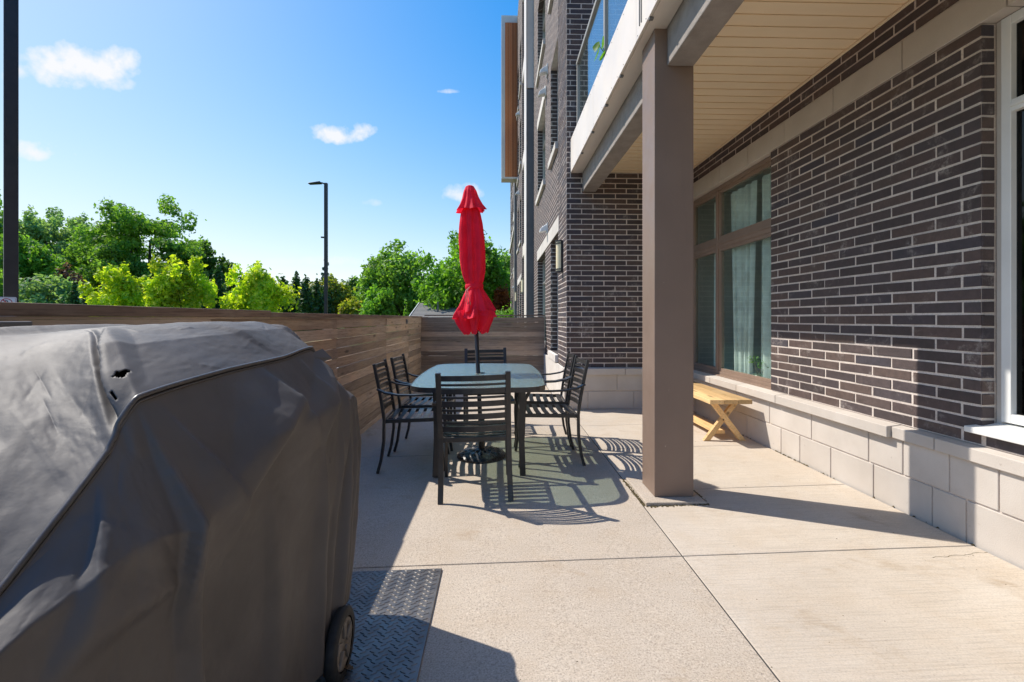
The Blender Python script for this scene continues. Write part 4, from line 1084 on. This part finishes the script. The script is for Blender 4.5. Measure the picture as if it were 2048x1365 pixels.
# ------------------------------------------------------------------ patio table and chairs
TX, TY = -.14, 4.09; TZ = fz(TX)
tb = thing('patio_table', 'rectangular patio table with pebbled green glass top and charcoal metal legs', 'table', (TX, TY, TZ))
def rrect(hw, hl, r, bow=.03, n=8):
    p = []
    for cx, cy, a0 in ((hw - r, hl - r, 0), (-hw + r, hl - r, 90), (-hw + r, -hl + r, 180), (hw - r, -hl + r, 270)):
        for k in range(n + 1):
            a = math.radians(a0 + 90 * k / n); x, y = cx + r * math.cos(a), cy + r * math.sin(a)
            p.append((x, y))
    q = []
    for i, (x, y) in enumerate(p):       # add midpoints with a slight outward bow
        q.append((x, y)); x2, y2 = p[(i + 1) % len(p)]
        if math.hypot(x2 - x, y2 - y) > .3:
            for f in (.25, .5, .75):
                mx, my = x + (x2 - x) * f, y + (y2 - y) * f; b = bow * 4 * f * (1 - f)
                q.append((mx + (b if mx > hw * .8 else -b if mx < -hw * .8 else 0), my + (b if my > hl * .8 else -b if my < -hl * .8 else 0)))
    return q
ZT = .735
out = rrect(.49, .86, .17)
n = len(out)
def scale(q, d): return [(x * (1 - d / .49), y * (1 - d / .86)) for x, y in q]
inn = scale(out, .006)
MB().add([(x, y, ZT - .006) for x, y in inn] + [(x, y, ZT) for x, y in inn], [tuple(range(n - 1, -1, -1)), tuple(range(n, 2 * n))] + [(i, (i + 1) % n, n + (i + 1) % n, n + i) for i in range(n)]).build('glass_top', M['table_glass'], tb)
ri = scale(out, .028)
MB().add([(x, y, ZT + .001) for x, y in out] + [(x, y, ZT - .034) for x, y in out] + [(x, y, ZT - .034) for x, y in ri] + [(x, y, ZT - .008) for x, y in ri] + [(x, y, ZT - .0075) for x, y in scale(out, .0055)] + [(x, y, ZT + .001) for x, y in scale(out, .0055)],
         [(r * n + i, r * n + (i + 1) % n, ((r + 1) % 6) * n + (i + 1) % n, ((r + 1) % 6) * n + i) for r in range(6) for i in range(n)]).build('rim', M['chair'], tb)
for sx in (-1, 1):
    for sy in (-1, 1):
        MB().sweep([(sx * .335, sy * .50, ZT - .03), (sx * .325, sy * .50, .3), (sx * .335, sy * .51, 0.002)], .045, .028, (0, 1, 0)).build('leg', M['chair'], tb, .003)
    MB().sweep([(sx * .335, -.50, .665), (sx * .335, .50, .665)], .022, .045).build('side_rail', M['chair'], tb, .002)
for sy in (-1, 0, 1): MB().sweep([(-.335, sy * .5, .665), (.335, sy * .5, .665)], .022, .04).build('cross_rail', M['chair'], tb, .002)
MB().lathe([(.024, .64), (.030, .64), (.030, ZT + .004), (.024, ZT + .004)], 20).build('umbrella_collar', M['black'], tb)

def make_chair(label):
    t = thing('patio_chair', label, 'chair', (0, 0, 0), 0, 'metal chairs round the patio table')
    ch = M['chair']
    for s in (-1, 1):
        MB().sweep([(s * .232, -.262, 0), (s * .230, -.235, .10), (s * .228, -.215, .25), (s * .228, -.212, .42), (s * .228, -.232, .56), (s * .228, -.262, .72), (s * .228, -.292, .865)], .036, .022, (0, 1, 0)).build('back_post', ch, t, .003)
        MB().sweep([(s * .236, .268, 0), (s * .234, .250, .12), (s * .230, .236, .28), (s * .230, .232, .42), (s * .240, .222, .55), (s * .246, .19, .612)], .022, .024, (0, 1, 0)).build('front_leg', ch, t, .003)
        MB().sweep([(s * .250, -.262, .668), (s * .262, -.20, .640), (s * .268, -.10, .622), (s * .266, .02, .618), (s * .262, .14, .620), (s * .255, .23, .616), (s * .25, .26, .606)], .040, .014, (0, 0, 1)).build('arm', ch, t, .004)
        MB().sweep([(s * .214, -.205, .405), (s * .214, .235, .415)], .016, .030).build('seat_rail', ch, t, .002)
    MB().sweep([(-.222, -.205, .405), (.222, -.205, .405)], .016, .032).build('seat_rail', ch, t, .002)
    MB().sweep([(-.222, .235, .415), (.222, .235, .415)], .020, .032).build('seat_rail', ch, t, .002)
    for k in range(6):
        y = -.165 + k * .068
        MB().sweep([(-.205, y, .424), (0, y, .414), (.205, y, .424)], .040, .006).build('seat_slat', ch, t)
    zb = .845; hs_ = [.036, .015, .036, .015, .036, .015, .036, .015, .036]; gap = .0175
    for h in hs_:
        zc = zb - h / 2; y0 = -.212 - (zc - .42) * .18
        MB().sweep([(x, y0 - .030 * (1 - (x / .212) ** 2), zc) for x in (-.212, -.14, -.07, 0, .07, .14, .212)], .010, h).build('back_slat', ch, t)
        zb -= h + gap
    return t
def put(o, x, y, rz, label):
    o.location = (x, y, fz(x)); o.rotation_euler = (0, 0, rz); o['label'] = label
    o.rotation_euler = (0, math.atan(-.02) * math.cos(rz), rz)
specs = [(-.15, 3.335, math.radians(1.5), 'charcoal slatted chair with its back to the camera at the near end of the table'),
         (-.70, 3.965, -math.pi / 2 + .05, 'charcoal slatted chair on the fence side of the table, nearer the camera'),
         (-.68, 4.545, -math.pi / 2 - .03, 'charcoal slatted chair on the fence side of the table, farther from the camera'),
         (.44, 4.00, math.pi / 2 + .03, 'charcoal slatted chair on the brick wall side of the table, nearer the camera'),
         (.44, 4.575, math.pi / 2 - .04, 'charcoal slatted chair on the brick wall side of the table, farther from the camera'),
         (-.12, 5.20, math.pi + .02, 'charcoal slatted chair at the far end of the table facing the camera')]
ch0 = make_chair(specs[0][3])
for i, sp in enumerate(specs):
    o = ch0 if i == 0 else copy_tree(ch0)
    put(o, *sp)

# ------------------------------------------------------------------ umbrella and its base
ub = thing('umbrella_base', 'round black cast umbrella base standing under the glass table', 'umbrella base', (TX, TY + .02, TZ))
nb = 96; prof = [(.0, .075), (.03, .075), (.06, .068), (.12, .058), (.17, .045), (.205, .030), (.218, .014), (.218, .0), (.0, .0)]
V = np.zeros((len(prof) * 4 - 3, nb, 3)); rr_ = np.interp(np.linspace(0, 8, len(V)), range(9), [p[0] for p in prof]); zz_ = np.interp(np.linspace(0, 8, len(V)), range(9), [p[1] for p in prof])
th = np.linspace(0, 2 * np.pi, nb, endpoint=False)
for i in range(len(V)):
    bumpz = .007 * np.cos(th * 12) * (1 if .05 < rr_[i] < .21 and zz_[i] > .01 else 0) * (.5 + .5 * math.sin(rr_[i] * 90))
    V[i, :, 0] = rr_[i] * np.cos(th); V[i, :, 1] = rr_[i] * np.sin(th); V[i, :, 2] = zz_[i] + bumpz
link('base_disc', grid_mesh('base_disc', V, M['resin'], close_v=True), ub)
MB().lathe([(.026, .07), (.026, .33), (.021, .33), (.021, .07)], 20).build('sleeve', M['black'], ub)
MB().sweep([(.02, 0, .28), (.06, 0, .28)], .014, .014, n=8).build('knob', M['black'], ub)
um = thing('patio_umbrella', 'closed red patio umbrella tied at the waist standing through the glass table', 'umbrella', (TX, TY, TZ + .08))
um.rotation_euler = (0, math.radians(-2.6), 0)
UB = TZ + .08
MB().lathe([(.0185, .0), (.0185, 2.18), (.001, 2.18)], 20).build('pole', M['bronze'], um)
MB().lathe([(.001, 2.29), (.022, 2.285), (.026, 2.275), (.026, 2.262), (.03, 2.258)], 16).build('finial', M['bronze'], um)
def canopy(zs, Rs, amp, nf, seed, tw=0, n=176, m=90, lobes=None):
    rnd = np.random.RandomState(seed); th = np.linspace(0, 2 * np.pi, n, endpoint=False); V = np.zeros((m, n, 3)); th = th + .10 * np.sin(2 * th + seed) + .06 * np.sin(5 * th + 2 * seed); ph = rnd.rand(8) * 6.28
    t = np.linspace(0, 1, m); Z = np.interp(t, np.linspace(0, 1, len(zs)), zs); R = np.interp(t, np.linspace(0, 1, len(Rs)), Rs); Am = np.interp(t, np.linspace(0, 1, len(amp)), amp)
    for it in range(3): R[1:-1] = (R[:-2] + R[1:-1] * 2 + R[2:]) / 4
    for i in range(m):
        a = th * nf + ph[0] + tw * t[i]; fr_ = (a / (2 * np.pi)) % 1; w = np.where(fr_ < .78, -1 + 2 * (fr_ / .78) ** .8, 1 - 2 * (fr_ - .78) / .22)
        r = R[i] * (1 + Am[i] * (.72 * w + .28 * np.sin(th * (nf * 1.5 // 1 + 3) + ph[1] + 2 * t[i]) + .22 * np.sin(th * 3 + ph[2] + 3 * t[i])))
        V[i, :, 0] = r * np.cos(th); V[i, :, 1] = r * np.sin(th); V[i, :, 2] = Z[i] - UB + Am[i] * .03 * np.sin(a + 1)
    return V
zs = [2.17, 2.10, 2.0, 1.85, 1.70, 1.58, 1.50, 1.455, 1.43, 1.38, 1.30, 1.23]
Rs = [.045, .075, .086, .092, .092, .087, .074, .063, .065, .088, .122, .145]
cn = link('canopy', grid_mesh('canopy', canopy(zs, Rs, [.05, .22, .32, .36, .36, .32, .24, .12, .16, .22, .26, .28], 7, 2, 2.4), M['red'], close_v=True), um)
V = canopy([1.24, 1.19, 1.14, 1.09, 1.045], [.145, .150, .130, .10, .072], [.24, .28, .36, .5, .66], 7, 2, 0, m=40)
V[..., 2] += 0
link('skirt', grid_mesh('skirt', V, M['red'], close_v=True), um)
V = canopy([1.33, 1.27, 1.21, 1.175], [.092, .128, .150, .158], [.15, .2, .3, .36], 5, 9, .4, m=40)
link('upper_skirt', grid_mesh('upper_skirt', V, M['red'], close_v=True), um)
V = canopy([2.330, 2.322, 2.28, 2.22, 2.16, 2.11], [.022, .036, .056, .070, .094, .122], [.0, .03, .08, .12, .17, .20], 6, 4, .6, m=40)
link('top_vent', grid_mesh('top_vent', V, M['red'], close_v=True), um)
MB().lathe([(.076, 1.425 - UB), (.080, 1.437 - UB), (.080, 1.455 - UB), (.075, 1.467 - UB)], 40).build('tie_band', M['red'], um)
cd = MB()
for (dx, l) in ((-.055, .20), (-.03, .16), (-.075, .13)):
    cd.sweep([(-.03, -.078, 1.44 - UB), (-.045 + dx * .3, -.105, 1.41 - UB), (dx, -.15, 1.44 - UB - l)], .006, .006, n=6)
cd.build('tie_cord', M['rope'], um)

# ------------------------------------------------------------------ pine bench
bn = thing('wooden_bench', 'new pine bench with crossed legs standing along the stone plinth', 'bench', (2.17, 5.05, fz(2.17)))
for k in range(3):
    MB().box(-.20 + k * .134, -.20 + k * .134 + .131, -.80, .80, .372, .412).build('seat_plank', M['pine'], bn, .003)
for y in (-.66, .66):
    for s in (-1, 1):
        yo = y + .012 * s
        h = MB(); x0, x1 = -s * .17, s * .115
        h.hexa([(x0 - .030, yo - .02, 0), (x0 + .030, yo - .02, 0), (x0 - .030, yo + .02, 0), (x0 + .030, yo + .02, 0),
                (x1 - .030, yo - .02, .368), (x1 + .030, yo - .02, .368), (x1 - .030, yo + .02, .368), (x1 + .030, yo + .02, .368)])
        h.build('leg', M['pine'], bn, .002)
    MB().lathe([(.001, 0), (.007, 0), (.007, .004), (.001, .004)], 12, (-.022, y - .036, .205), 'Y').build('bolt', M['black'], bn)
MB().box(-.07, .03, -.62, .62, .055, .09).build('stretcher', M['pine'], bn, .002)

# ------------------------------------------------------------------ street lights and sign beyond the fence
_r = (22 - 1024) / F_PX; at0 = (9.1 * (math.sin(YAW) + _r * math.cos(YAW)), 9.1 * (math.cos(YAW) - _r * math.sin(YAW)))
lp = thing('street_light', 'tall dark lamp post close behind the fence at the left edge', 'lamp post', (at0[0], at0[1], -.13))
lp.rotation_euler = (0, 0, .82)
MB().box(-.1, .1, -.1, .1, 0, 9.3).build('pole', M['bronze'], lp, .01)
MB().box(-.2, .2, -.2, .2, 0, .06).build('base_plate', M['bronze'], lp)
MB().box(-.9, .0, -.06, .06, 9.2, 9.3).build('arm', M['bronze'], lp)
MB().box(-1.5, -.7, -.17, .17, 9.18, 9.30).build('lamp_head', M['bronze'], lp, .02)
dd = 26.0
def at(u, d, z=0): # plan point on a sight line at depth d
    r = (u - 1024) / F_PX; s, c = math.sin(YAW), math.cos(YAW); return d * (s + r * c), d * (c - r * s)
x, y = at(652, dd)
lq = thing('street_light', 'slim dark lamp post with a flat lamp head standing beyond the far trees line', 'lamp post', (x, y, -.13))
lq['label'] = 'slim dark lamp post with a flat lamp head in the middle distance'
MB().box(-.085, .085, -.085, .085, 0, 8.85).build('pole', M['bronze'], lq, .01)
MB().sweep([(0, 0, 8.78), (-.22, 0, 8.86), (-.4, 0, 8.86)], .07, .07).build('arm', M['bronze'], lq)
MB().hexa([(-.95, -.17, 8.78), (-.25, -.17, 8.82), (-.95, .17, 8.78), (-.25, .17, 8.82), (-.93, -.15, 8.83), (-.3, -.15, 8.93), (-.93, .15, 8.83), (-.3, .15, 8.93)]).build('lamp_head', M['bronze'], lq, .02)
MB().sweep([(0, 0, 5.8), (-.22, 0, 5.82)], .05, .05).build('sensor_arm', M['bronze'], lq)
MB().box(-.27, -.12, -.06, .06, 5.78, 5.86).build('sensor', M['bronze'], lq, .01)
x, y = at(13, 8.75)
sg = thing('no_parking_sign', 'white no parking sign with red ring on the lamp post behind the fence', 'sign', (x, y, 1.275))
sg.rotation_euler = (0, 0, math.radians(42))
def rp(w, h, r, n=6):
    p = []
    for cx, cz, a0 in ((w - r, h - r, 0), (-w + r, h - r, 90), (-w + r, -h + r, 180), (w - r, -h + r, 270)):
        for k in range(n + 1): a = math.radians(a0 + 90 * k / n); p.append((cx + r * math.cos(a), cz + r * math.sin(a)))
    return p
q = rp(.13, .19, .02); n = len(q)
MB().add([(a, -.002, b + .19 - .20 + .11) for a, b in q] + [(a, .002, b + .10) for a, b in q], [tuple(range(n)), tuple(range(2 * n - 1, n - 1, -1))] + [(i, n + i, n + (i + 1) % n, (i + 1) % n) for i in range(n)]).build('panel', M['sign_white'], sg)
MB().lathe([(.078, -.0045), (.078, -.003), (.066, -.003), (.066, -.0045), (.078, -.0045)], 40, (0, 0, .185), 'Y').build('red_ring', M['sign_red'], sg)
MB().hexa([(-.052, -.0055, .229), (-.040, -.0055, .241), (-.052, -.0045, .229), (-.040, -.0045, .241), (.04, -.0055, .129), (.052, -.0055, .141), (.04, -.0045, .129), (.052, -.0045, .141)]).build('slash', M['sign_red'], sg)
pm = MB().box(-.026, -.010, -.0042, -.0032, .140, .226)
for a in np.linspace(-90, 90, 9)[:-1]:
    a0, a1 = math.radians(a), math.radians(a + 22.5); cx, cz = -.002, .204
    pm.add([(cx + r * math.cos(t), yq, cz + r * math.sin(t)) for yq in (-.0042, -.0032) for r, t in ((.010, a0), (.024, a0), (.024, a1), (.010, a1))], [(0, 1, 2, 3), (0, 4, 5, 1), (1, 5, 6, 2), (3, 2, 6, 7)])
pm.box(-.0105, -.001, -.0042, -.0032, .213, .2278).box(-.0105, -.001, -.0042, -.0032, .1802, .194)
pm.build('letter_p', M['sign_black'], sg)
q = rp(.118, .178, .015); n = len(q); q2 = rp(.114, .174, .013)
MB().add([(a, -.0035, b + .10) for a, b in q] + [(a, -.0035, b + .10) for a, b in q2], [(i, (i + 1) % n, n + (i + 1) % n, n + i) for i in range(n)]).build('border', M['sign_red'], sg)
MB().box(-.02, .02, .003, .07, .0, .2).build('bracket', M['bronze'], sg)

# ------------------------------------------------------------------ trees
def leaf_cloud(blobs, n, size, seed, flat=.0, shell=.55, droop=0):
    """blobs: list of (cx,cy,cz,rx,ry,rz); leaf sized faces spread through them, denser near their skins"""
    r = np.random.RandomState(seed); bl = np.array(blobs, float); vol = (bl[:, 3] * bl[:, 4] * bl[:, 5]) ** .72; p = vol / vol.sum()
    k = r.choice(len(bl), n, p=p); d = r.randn(n, 3); d /= np.linalg.norm(d, axis=1, keepdims=True)
    rad = shell + (1 - shell) * r.rand(n) ** .6; rad = rad * (1 + .26 * r.randn(n))
    c = bl[k, :3] + d * bl[k, 3:] * rad[:, None]
    nrm = d + r.randn(n, 3) * .9; nrm[:, 2] += flat; nrm /= np.linalg.norm(nrm, axis=1, keepdims=True)
    a = np.cross(nrm, r.randn(n, 3)); a /= np.linalg.norm(a, axis=1, keepdims=True); b = np.cross(nrm, a)
    s = size * (.6 + .8 * r.rand(n))[:, None]
    q = np.stack([c - a * s, c + b * s * .55 - a * s * .1 + nrm * s * .15, c + a * s, c - b * s * .55 + a * s * .1 + nrm * s * .1], 1)
    return q
def tree(name, label, cat, u, d, top_v, half_px, leafm, kind='round', seed=0, n=5000, size=.2, base=None, group=None, trunk=None, squash=1.0, rise=.22):
    """tree on the sight line u at depth d, crown top at picture height top_v and half width half_px"""
    r = random.Random(seed * 13 + 5); x, y = at(u, d); H = EYE + (637 - top_v) * d / F_PX; R = half_px * d / F_PX
    t = thing(name, label, cat, (x, y, -.16), 0, group); H += .16; blobs = []
    z0 = H * rise if base is None else base
    tm = MB(); tr_ = trunk or max(.08, H * .022)
    if kind in ('round', 'open'):
        hz = (H - z0) / 2; cz = z0 + hz
        cnt = (30 if name == 'maple' else 46) if kind == 'round' else (120 if seed == 14 else 80)
        tops = []
        for i in range(cnt):
            while True:
                a, b, c = r.uniform(-1, 1), r.uniform(-1, 1), r.uniform(-1, 1)
                if a * a + b * b + c * c < 1: break
            L = math.sqrt(a * a + b * b + c * c) + 1e-6; k = (.50 + .36 * r.random()) / L * (L ** .45)
            wz = 1.0 if c > 0 else .9
            br = (.25 if kind == 'round' else .15) * r.uniform(.55, 1.45)
            tp = (1 - .42 * max(c, 0)) * (1 - .15 * max(-c, 0)) if name == 'maple' else 1
            blobs.append((a * k * R * tp, b * k * R * tp, cz + c * k * hz * wz * 1.0, R * br, R * br, hz * br * (1.0 if kind == 'round' else .62) * squash))
            tops.append(blobs[-1])
        for i in range(10 if kind == 'round' else 14):      # sprays that break the outline
            a, e = r.uniform(0, 6.28), r.uniform(-.5, 1.45); kk = r.uniform(.80, 1.0)
            br = r.uniform(.07, .14) * (1.35 if name == 'maple' else 1)
            blobs.append((math.cos(a) * math.cos(e) * kk * R, math.sin(a) * math.cos(e) * kk * R, cz + math.sin(e) * kk * hz, R * br, R * br, hz * br * 1.3))
        for b_ in r.sample(tops, min(11, len(tops))):
            e = Vector(b_[:3]); s0 = Vector((0, 0, z0 * .6 + r.uniform(0, .25) * hz)); m_ = s0.lerp(e, .5) + Vector((r.uniform(-.1, .1) * R, 0, .08 * R))
            tm.sweep([s0, m_, e], tr_ * .8, tr_ * .8, n=6, scales=[1, .6, .25])
        # fit the top exactly
        mz = max(b[2] + b[5] for b in blobs); f = (H - z0) / (mz - z0)
        blobs = [(b[0], b[1], z0 + (b[2] - z0) * f, b[3], b[4], b[5]) for b in blobs]
    elif kind == 'cone':
        m_ = 14
        for i in range(m_):
            q = i / (m_ - 1); z = .3 + (H - .3) * q * .93; w = R * (1 - q ** 2.2) ** .8 * (.85 + .3 * r.random()) + .04 * R
            for j in range(3):
                a = r.uniform(0, 6.28); blobs.append((math.cos(a) * w * .35, math.sin(a) * w * .35, z, w * .7, w * .7, H / m_ * 1.1))
    elif kind == 'spruce':
        m_ = 15
        for i in range(m_):
            q = i / (m_ - 1); z = H * .12 + H * .88 * q; w = R * (1 - q) ** .9 + .03 * R
            for j in range(max(3, int(9 * (1 - q)) + 2)):
                a = r.uniform(0, 6.28); e = r.uniform(.7, 1.15)
                blobs.append((math.cos(a) * w * .55 * e, math.sin(a) * w * .55 * e, z - .25 * w * e, w * .42, w * .42, H * .022))
    tm.sweep([(0, 0, 0), (r.uniform(-.04, .04) * R, 0, H * .35), (0, 0, H * (.66 if kind in ('round', 'open') else .9))], tr_ * 2, tr_ * 2, n=9, scales=[1.15, .8, .25])
    tm.build('trunk', M['bark'], t)
    Q = leaf_cloud(blobs, n, size, seed, .3)
    Q = Q[Q[:, :, 2].min(1) > .1] if len(Q) else Q
    V = Q.reshape(-1, 3); F = np.arange(len(V)).reshape(-1, 4)
    link('crown', np_mesh('crown', V, F, M[leafm]), t)
    return t
G1 = 'big trees beyond the parking lot'; G2 = 'young yellow green maples'; G3 = 'dark columnar cedars'
tree('leafy_tree', 'dense green tree cut off by the left edge behind the lamp post', 'tree', -55, 40, 372, 80, 'L_mid', 'round', 1, 9000, .20, group=G1)
tree('leafy_tree', 'feathery grey green tree just right of the tall left lamp post', 'tree', 85, 52, 412, 72, 'L_grey', 'open', 2, 12000, .19, group=G1)
tree('leafy_tree', 'feathery grey green tree between the left lamp post and the tall dark tree', 'tree', 150, 56, 424, 76, 'L_grey', 'open', 3, 12000, .19, group=G1)
tree('leafy_tree', 'tallest dark green tree with sky showing through its crown', 'tree', 300, 46, 386, 118, 'L_mid', 'open', 14, 21000, .18, group=G1, rise=.14, squash=.9)
tree('leafy_tree', 'lower dark green tree leaning left of the tallest tree', 'tree', 210, 48, 446, 72, 'L_mid', 'open', 5, 10000, .19, group=G1)
tree('leafy_tree', 'low dark green tree on the right flank of the tallest tree', 'tree', 400, 50, 482, 68, 'L_dark', 'open', 6, 9000, .19, group=G1)
tree('leafy_tree', 'tall shrubby tree with yellow tips right beside the left lamp post', 'tree', 52, 34, 468, 62, 'L_bright', 'round', 7, 7500, .17)
tree('leafy_bush', 'rounded grey green bush below the yellow tipped tree at left', 'bush', 95, 28, 545, 60, 'L_grey', 'round', 8, 6500, .12, rise=.05)
tree('leafy_bush', 'grey green bush at the left edge behind the no parking sign', 'bush', 5, 28, 540, 50, 'L_mid', 'round', 9, 5000, .13, rise=.05)
tree('purple_tree', 'purple brown leaved tree between the bushes at left', 'tree', 142, 38, 528, 36, 'L_purple', 'round', 10, 4000, .16, rise=.1)
tree('cedar', 'small dark cone shaped cedar left of the purple tree foot', 'tree', 148, 26, 557, 13, 'L_cedar', 'cone', 11, 2600, .09, group=G3)
tree('cedar', 'slim dark cedar between the purple tree and the first yellow green maple', 'tree', 174, 27, 546, 11, 'L_cedar', 'cone', 12, 2400, .09, group=G3)
tree('maple', 'yellow green young maple, leftmost of the three', 'tree', 235, 24, 527, 60, 'L_yellow', 'round', 13, 6400, .115, group=G2, rise=.10)
tree('maple', 'yellow green young maple with the tallest peak, middle of the three', 'tree', 357, 23, 511, 64, 'L_yellow', 'round', 4, 7000, .115, group=G2, rise=.10)
tree('maple', 'yellow green young maple, rightmost of the three', 'tree', 515, 25, 524, 64, 'L_yellow', 'round', 15, 6400, .115, group=G2, rise=.10)
lab = ['first dark cedar right of the middle maple', 'second dark cedar right of the middle maple, slightly taller', 'third dark cedar right of the middle maple', 'fourth dark cedar, against the left side of the rightmost maple',
       'first dark cedar right of the rightmost maple', 'tallest dark cedar right of the rightmost maple', 'broad dark cedar midway between the rightmost maple and the slim lamp post', 'dark cedar just left of the slim lamp post', 'low dark cedar in front of the others near the slim lamp post']
for i, (u, v, w) in enumerate(((412, 536, 15), (436, 524, 17), (462, 530, 15), (484, 540, 13), (566, 545, 14), (592, 534, 15), (612, 548, 17), (634, 552, 15), (650, 565, 13))):
    tree('cedar', lab[i], 'tree', u, 31 + (i % 3) * 1.2, v, w, 'L_cedar', 'cone', 20 + i, 3600, .12, group=G3)
tree('leafy_tree', 'olive green rounded tree with orange tips right behind the slim lamp post', 'tree', 658, 36, 546, 52, 'L_olive', 'round', 31, 8000, .15, rise=.06)
tree('spruce', 'dark spruce with a pointed top behind the slim lamp post', 'tree', 652, 60, 509, 26, 'L_spruce', 'spruce', 32, 5500, .18)
tree('leafy_tree', 'distant dark tree in the dip between the olive tree and the big round tree', 'tree', 708, 70, 552, 30, 'L_dark', 'round', 33, 4000, .24, group=G1)
tree('spruce', 'distant purple grey conifer just left of the big round tree', 'tree', 740, 66, 534, 26, 'L_purple', 'spruce', 34, 3800, .22)
tree('leafy_bush', 'low olive bush at the foot of the olive tree', 'bush', 705, 30, 592, 30, 'L_olive', 'round', 35, 3500, .11, rise=.03)
tree('leafy_bush', 'light green loose bush standing left of the grey shingled roof', 'bush', 757, 27, 572, 36, 'L_bright', 'round', 36, 4200, .11, rise=.03)
tree('leafy_tree', 'big round mid green tree left of the red umbrella', 'tree', 806, 44, 483, 92, 'L_mid', 'round', 37, 14000, .19, group=G1, rise=.08)
tree('leafy_tree', 'big bright green tree directly behind the red umbrella', 'tree', 925, 36, 462, 102, 'L_bright', 'round', 38, 19000, .17, group=G1, rise=.06)
tree('leafy_tree', 'green tree behind the red umbrella touching the building edge', 'tree', 1000, 42, 500, 46, 'L_mid', 'round', 39, 8000, .17, group=G1, rise=.06)
tree('orange_shrub', 'orange red shrub at the building edge right of the umbrella', 'bush', 1003, 34, 570, 24, 'L_orange', 'round', 40, 3000, .11, rise=.1)
tree('small_conifer', 'tiny bright conifer in front of the grey shingled roof', 'tree', 811, 19, 600, 13, 'L_bright', 'spruce', 41, 1800, .07)
# clipped hedge and a belt of far woodland behind everything
def hedge(name, label, x0, y0, x1, y1, h, w, mat, n, size, seed, kind=None, cat='hedge'):
    r = np.random.RandomState(seed); bl = []
    m_ = max(3, int(math.hypot(x1 - x0, y1 - y0) / (w * .8)))
    for i in range(m_):
        t_ = (i + .5) / m_; bl.append((x0 + (x1 - x0) * t_, y0 + (y1 - y0) * t_, h * .5 + r.uniform(-.05, .05) * h, w * .6, w * .6, h * .5 * r.uniform(.85, 1.1)))
    Q = leaf_cloud(bl, n, size, seed); V = Q.reshape(-1, 3); F = np.arange(len(V)).reshape(-1, 4)
    o = link(name, np_mesh(name, V, F, M[mat])); tag(o, label, cat, None, kind); return o
xa, ya = at(984, 24); xb, yb = at(1030, 24)
hedge('hedge', 'low bright green clipped hedge beside the building end', xa, ya, xb, yb, 1.55, .9, 'L_bright', 3500, .07, 50)
xa, ya = at(-260, 75); xb, yb = at(1010, 75)
hedge('far_woodland', 'dense far belt of trees along the horizon', xa, ya, xb, yb, 6.4, 6, 'L_dark', 26000, .42, 51, 'stuff', 'woodland')
xa, ya = at(380, 34); xb, yb = at(660, 34)
hedge('hedge', 'dark evergreen hedge filling the gaps behind the columnar cedars', xa, ya, xb, yb, 3.4, 1.6, 'L_cedar', 9000, .16, 52)
xa, ya = at(-40, 30); xb, yb = at(400, 32)
hedge('hedge', 'dark low hedge behind the two left maples and bushes', xa, ya, xb, yb, 3.0, 1.6, 'L_dark', 11000, .16, 53)

# ------------------------------------------------------------------ houses beyond
def house(u0, u1, d, z_eave, z_ridge, label, depth=8):
    x0, y0 = at(u0, d); x1, y1 = at(u1, d); L = math.hypot(x1 - x0, y1 - y0); ang = math.atan2(y1 - y0, x1 - x0)
    t = thing('house', label, 'house', (x0, y0, -.16), ang)
    z_eave += .16; z_ridge += .16
    MB().box(.4, L - .4, .4, depth - .4, 0, z_eave).build('wall', M['house'], t)
    MB().add([(.4, .4, z_eave), (.4, depth - .4, z_eave), (.4, depth / 2, z_ridge - .15), (L - .4, .4, z_eave), (L - .4, depth - .4, z_eave), (L - .4, depth / 2, z_ridge - .15)], [(0, 2, 1), (3, 4, 5)]).build('gable', M['house'], t)
    rf = MB()
    for s in (0, 1):
        ya_, yb_ = (0, depth / 2) if s == 0 else (depth, depth / 2); rows_ = 14
        for k in range(rows_):
            a, b = k / rows_, (k + 1) / rows_; za, zb = z_eave - .1 + (z_ridge - z_eave + .1) * a, z_eave - .1 + (z_ridge - z_eave + .1) * b
            rf.add([(0, ya_ + (yb_ - ya_) * a, za + .04), (L, ya_ + (yb_ - ya_) * a, za + .04), (L, ya_ + (yb_ - ya_) * b, zb + .015), (0, ya_ + (yb_ - ya_) * b, zb + .015), (0, ya_ + (yb_ - ya_) * a, za), (L, ya_ + (yb_ - ya_) * a, za)], [(0, 1, 2, 3), (4, 5, 1, 0)])
    ro = rf.build('roof', M['shingle'], t)
    for s in (0, L):
        MB().sweep([(s - .03 if s == 0 else s + .03, 0, z_eave - .12), (s - .03 if s == 0 else s + .03, depth / 2, z_ridge - .02), (s - .03 if s == 0 else s + .03, depth, z_eave - .12)], .05, .2).build('bargeboard', M['white'], ro)
    MB().box(L * .55, L * .55 + .12, depth * .25, depth * .25 + .12, z_eave + .3, z_ridge + .05).build('roof_vent', M['grey_panel'], ro)
house(812, 905, 31, 1.0, 2.30, 'house with a low grey shingled roof showing above the far screen', 9)
house(700, 735, 48, 2.2, 4.2, 'distant house whose brown roof edge shows left of the big round tree', 8)
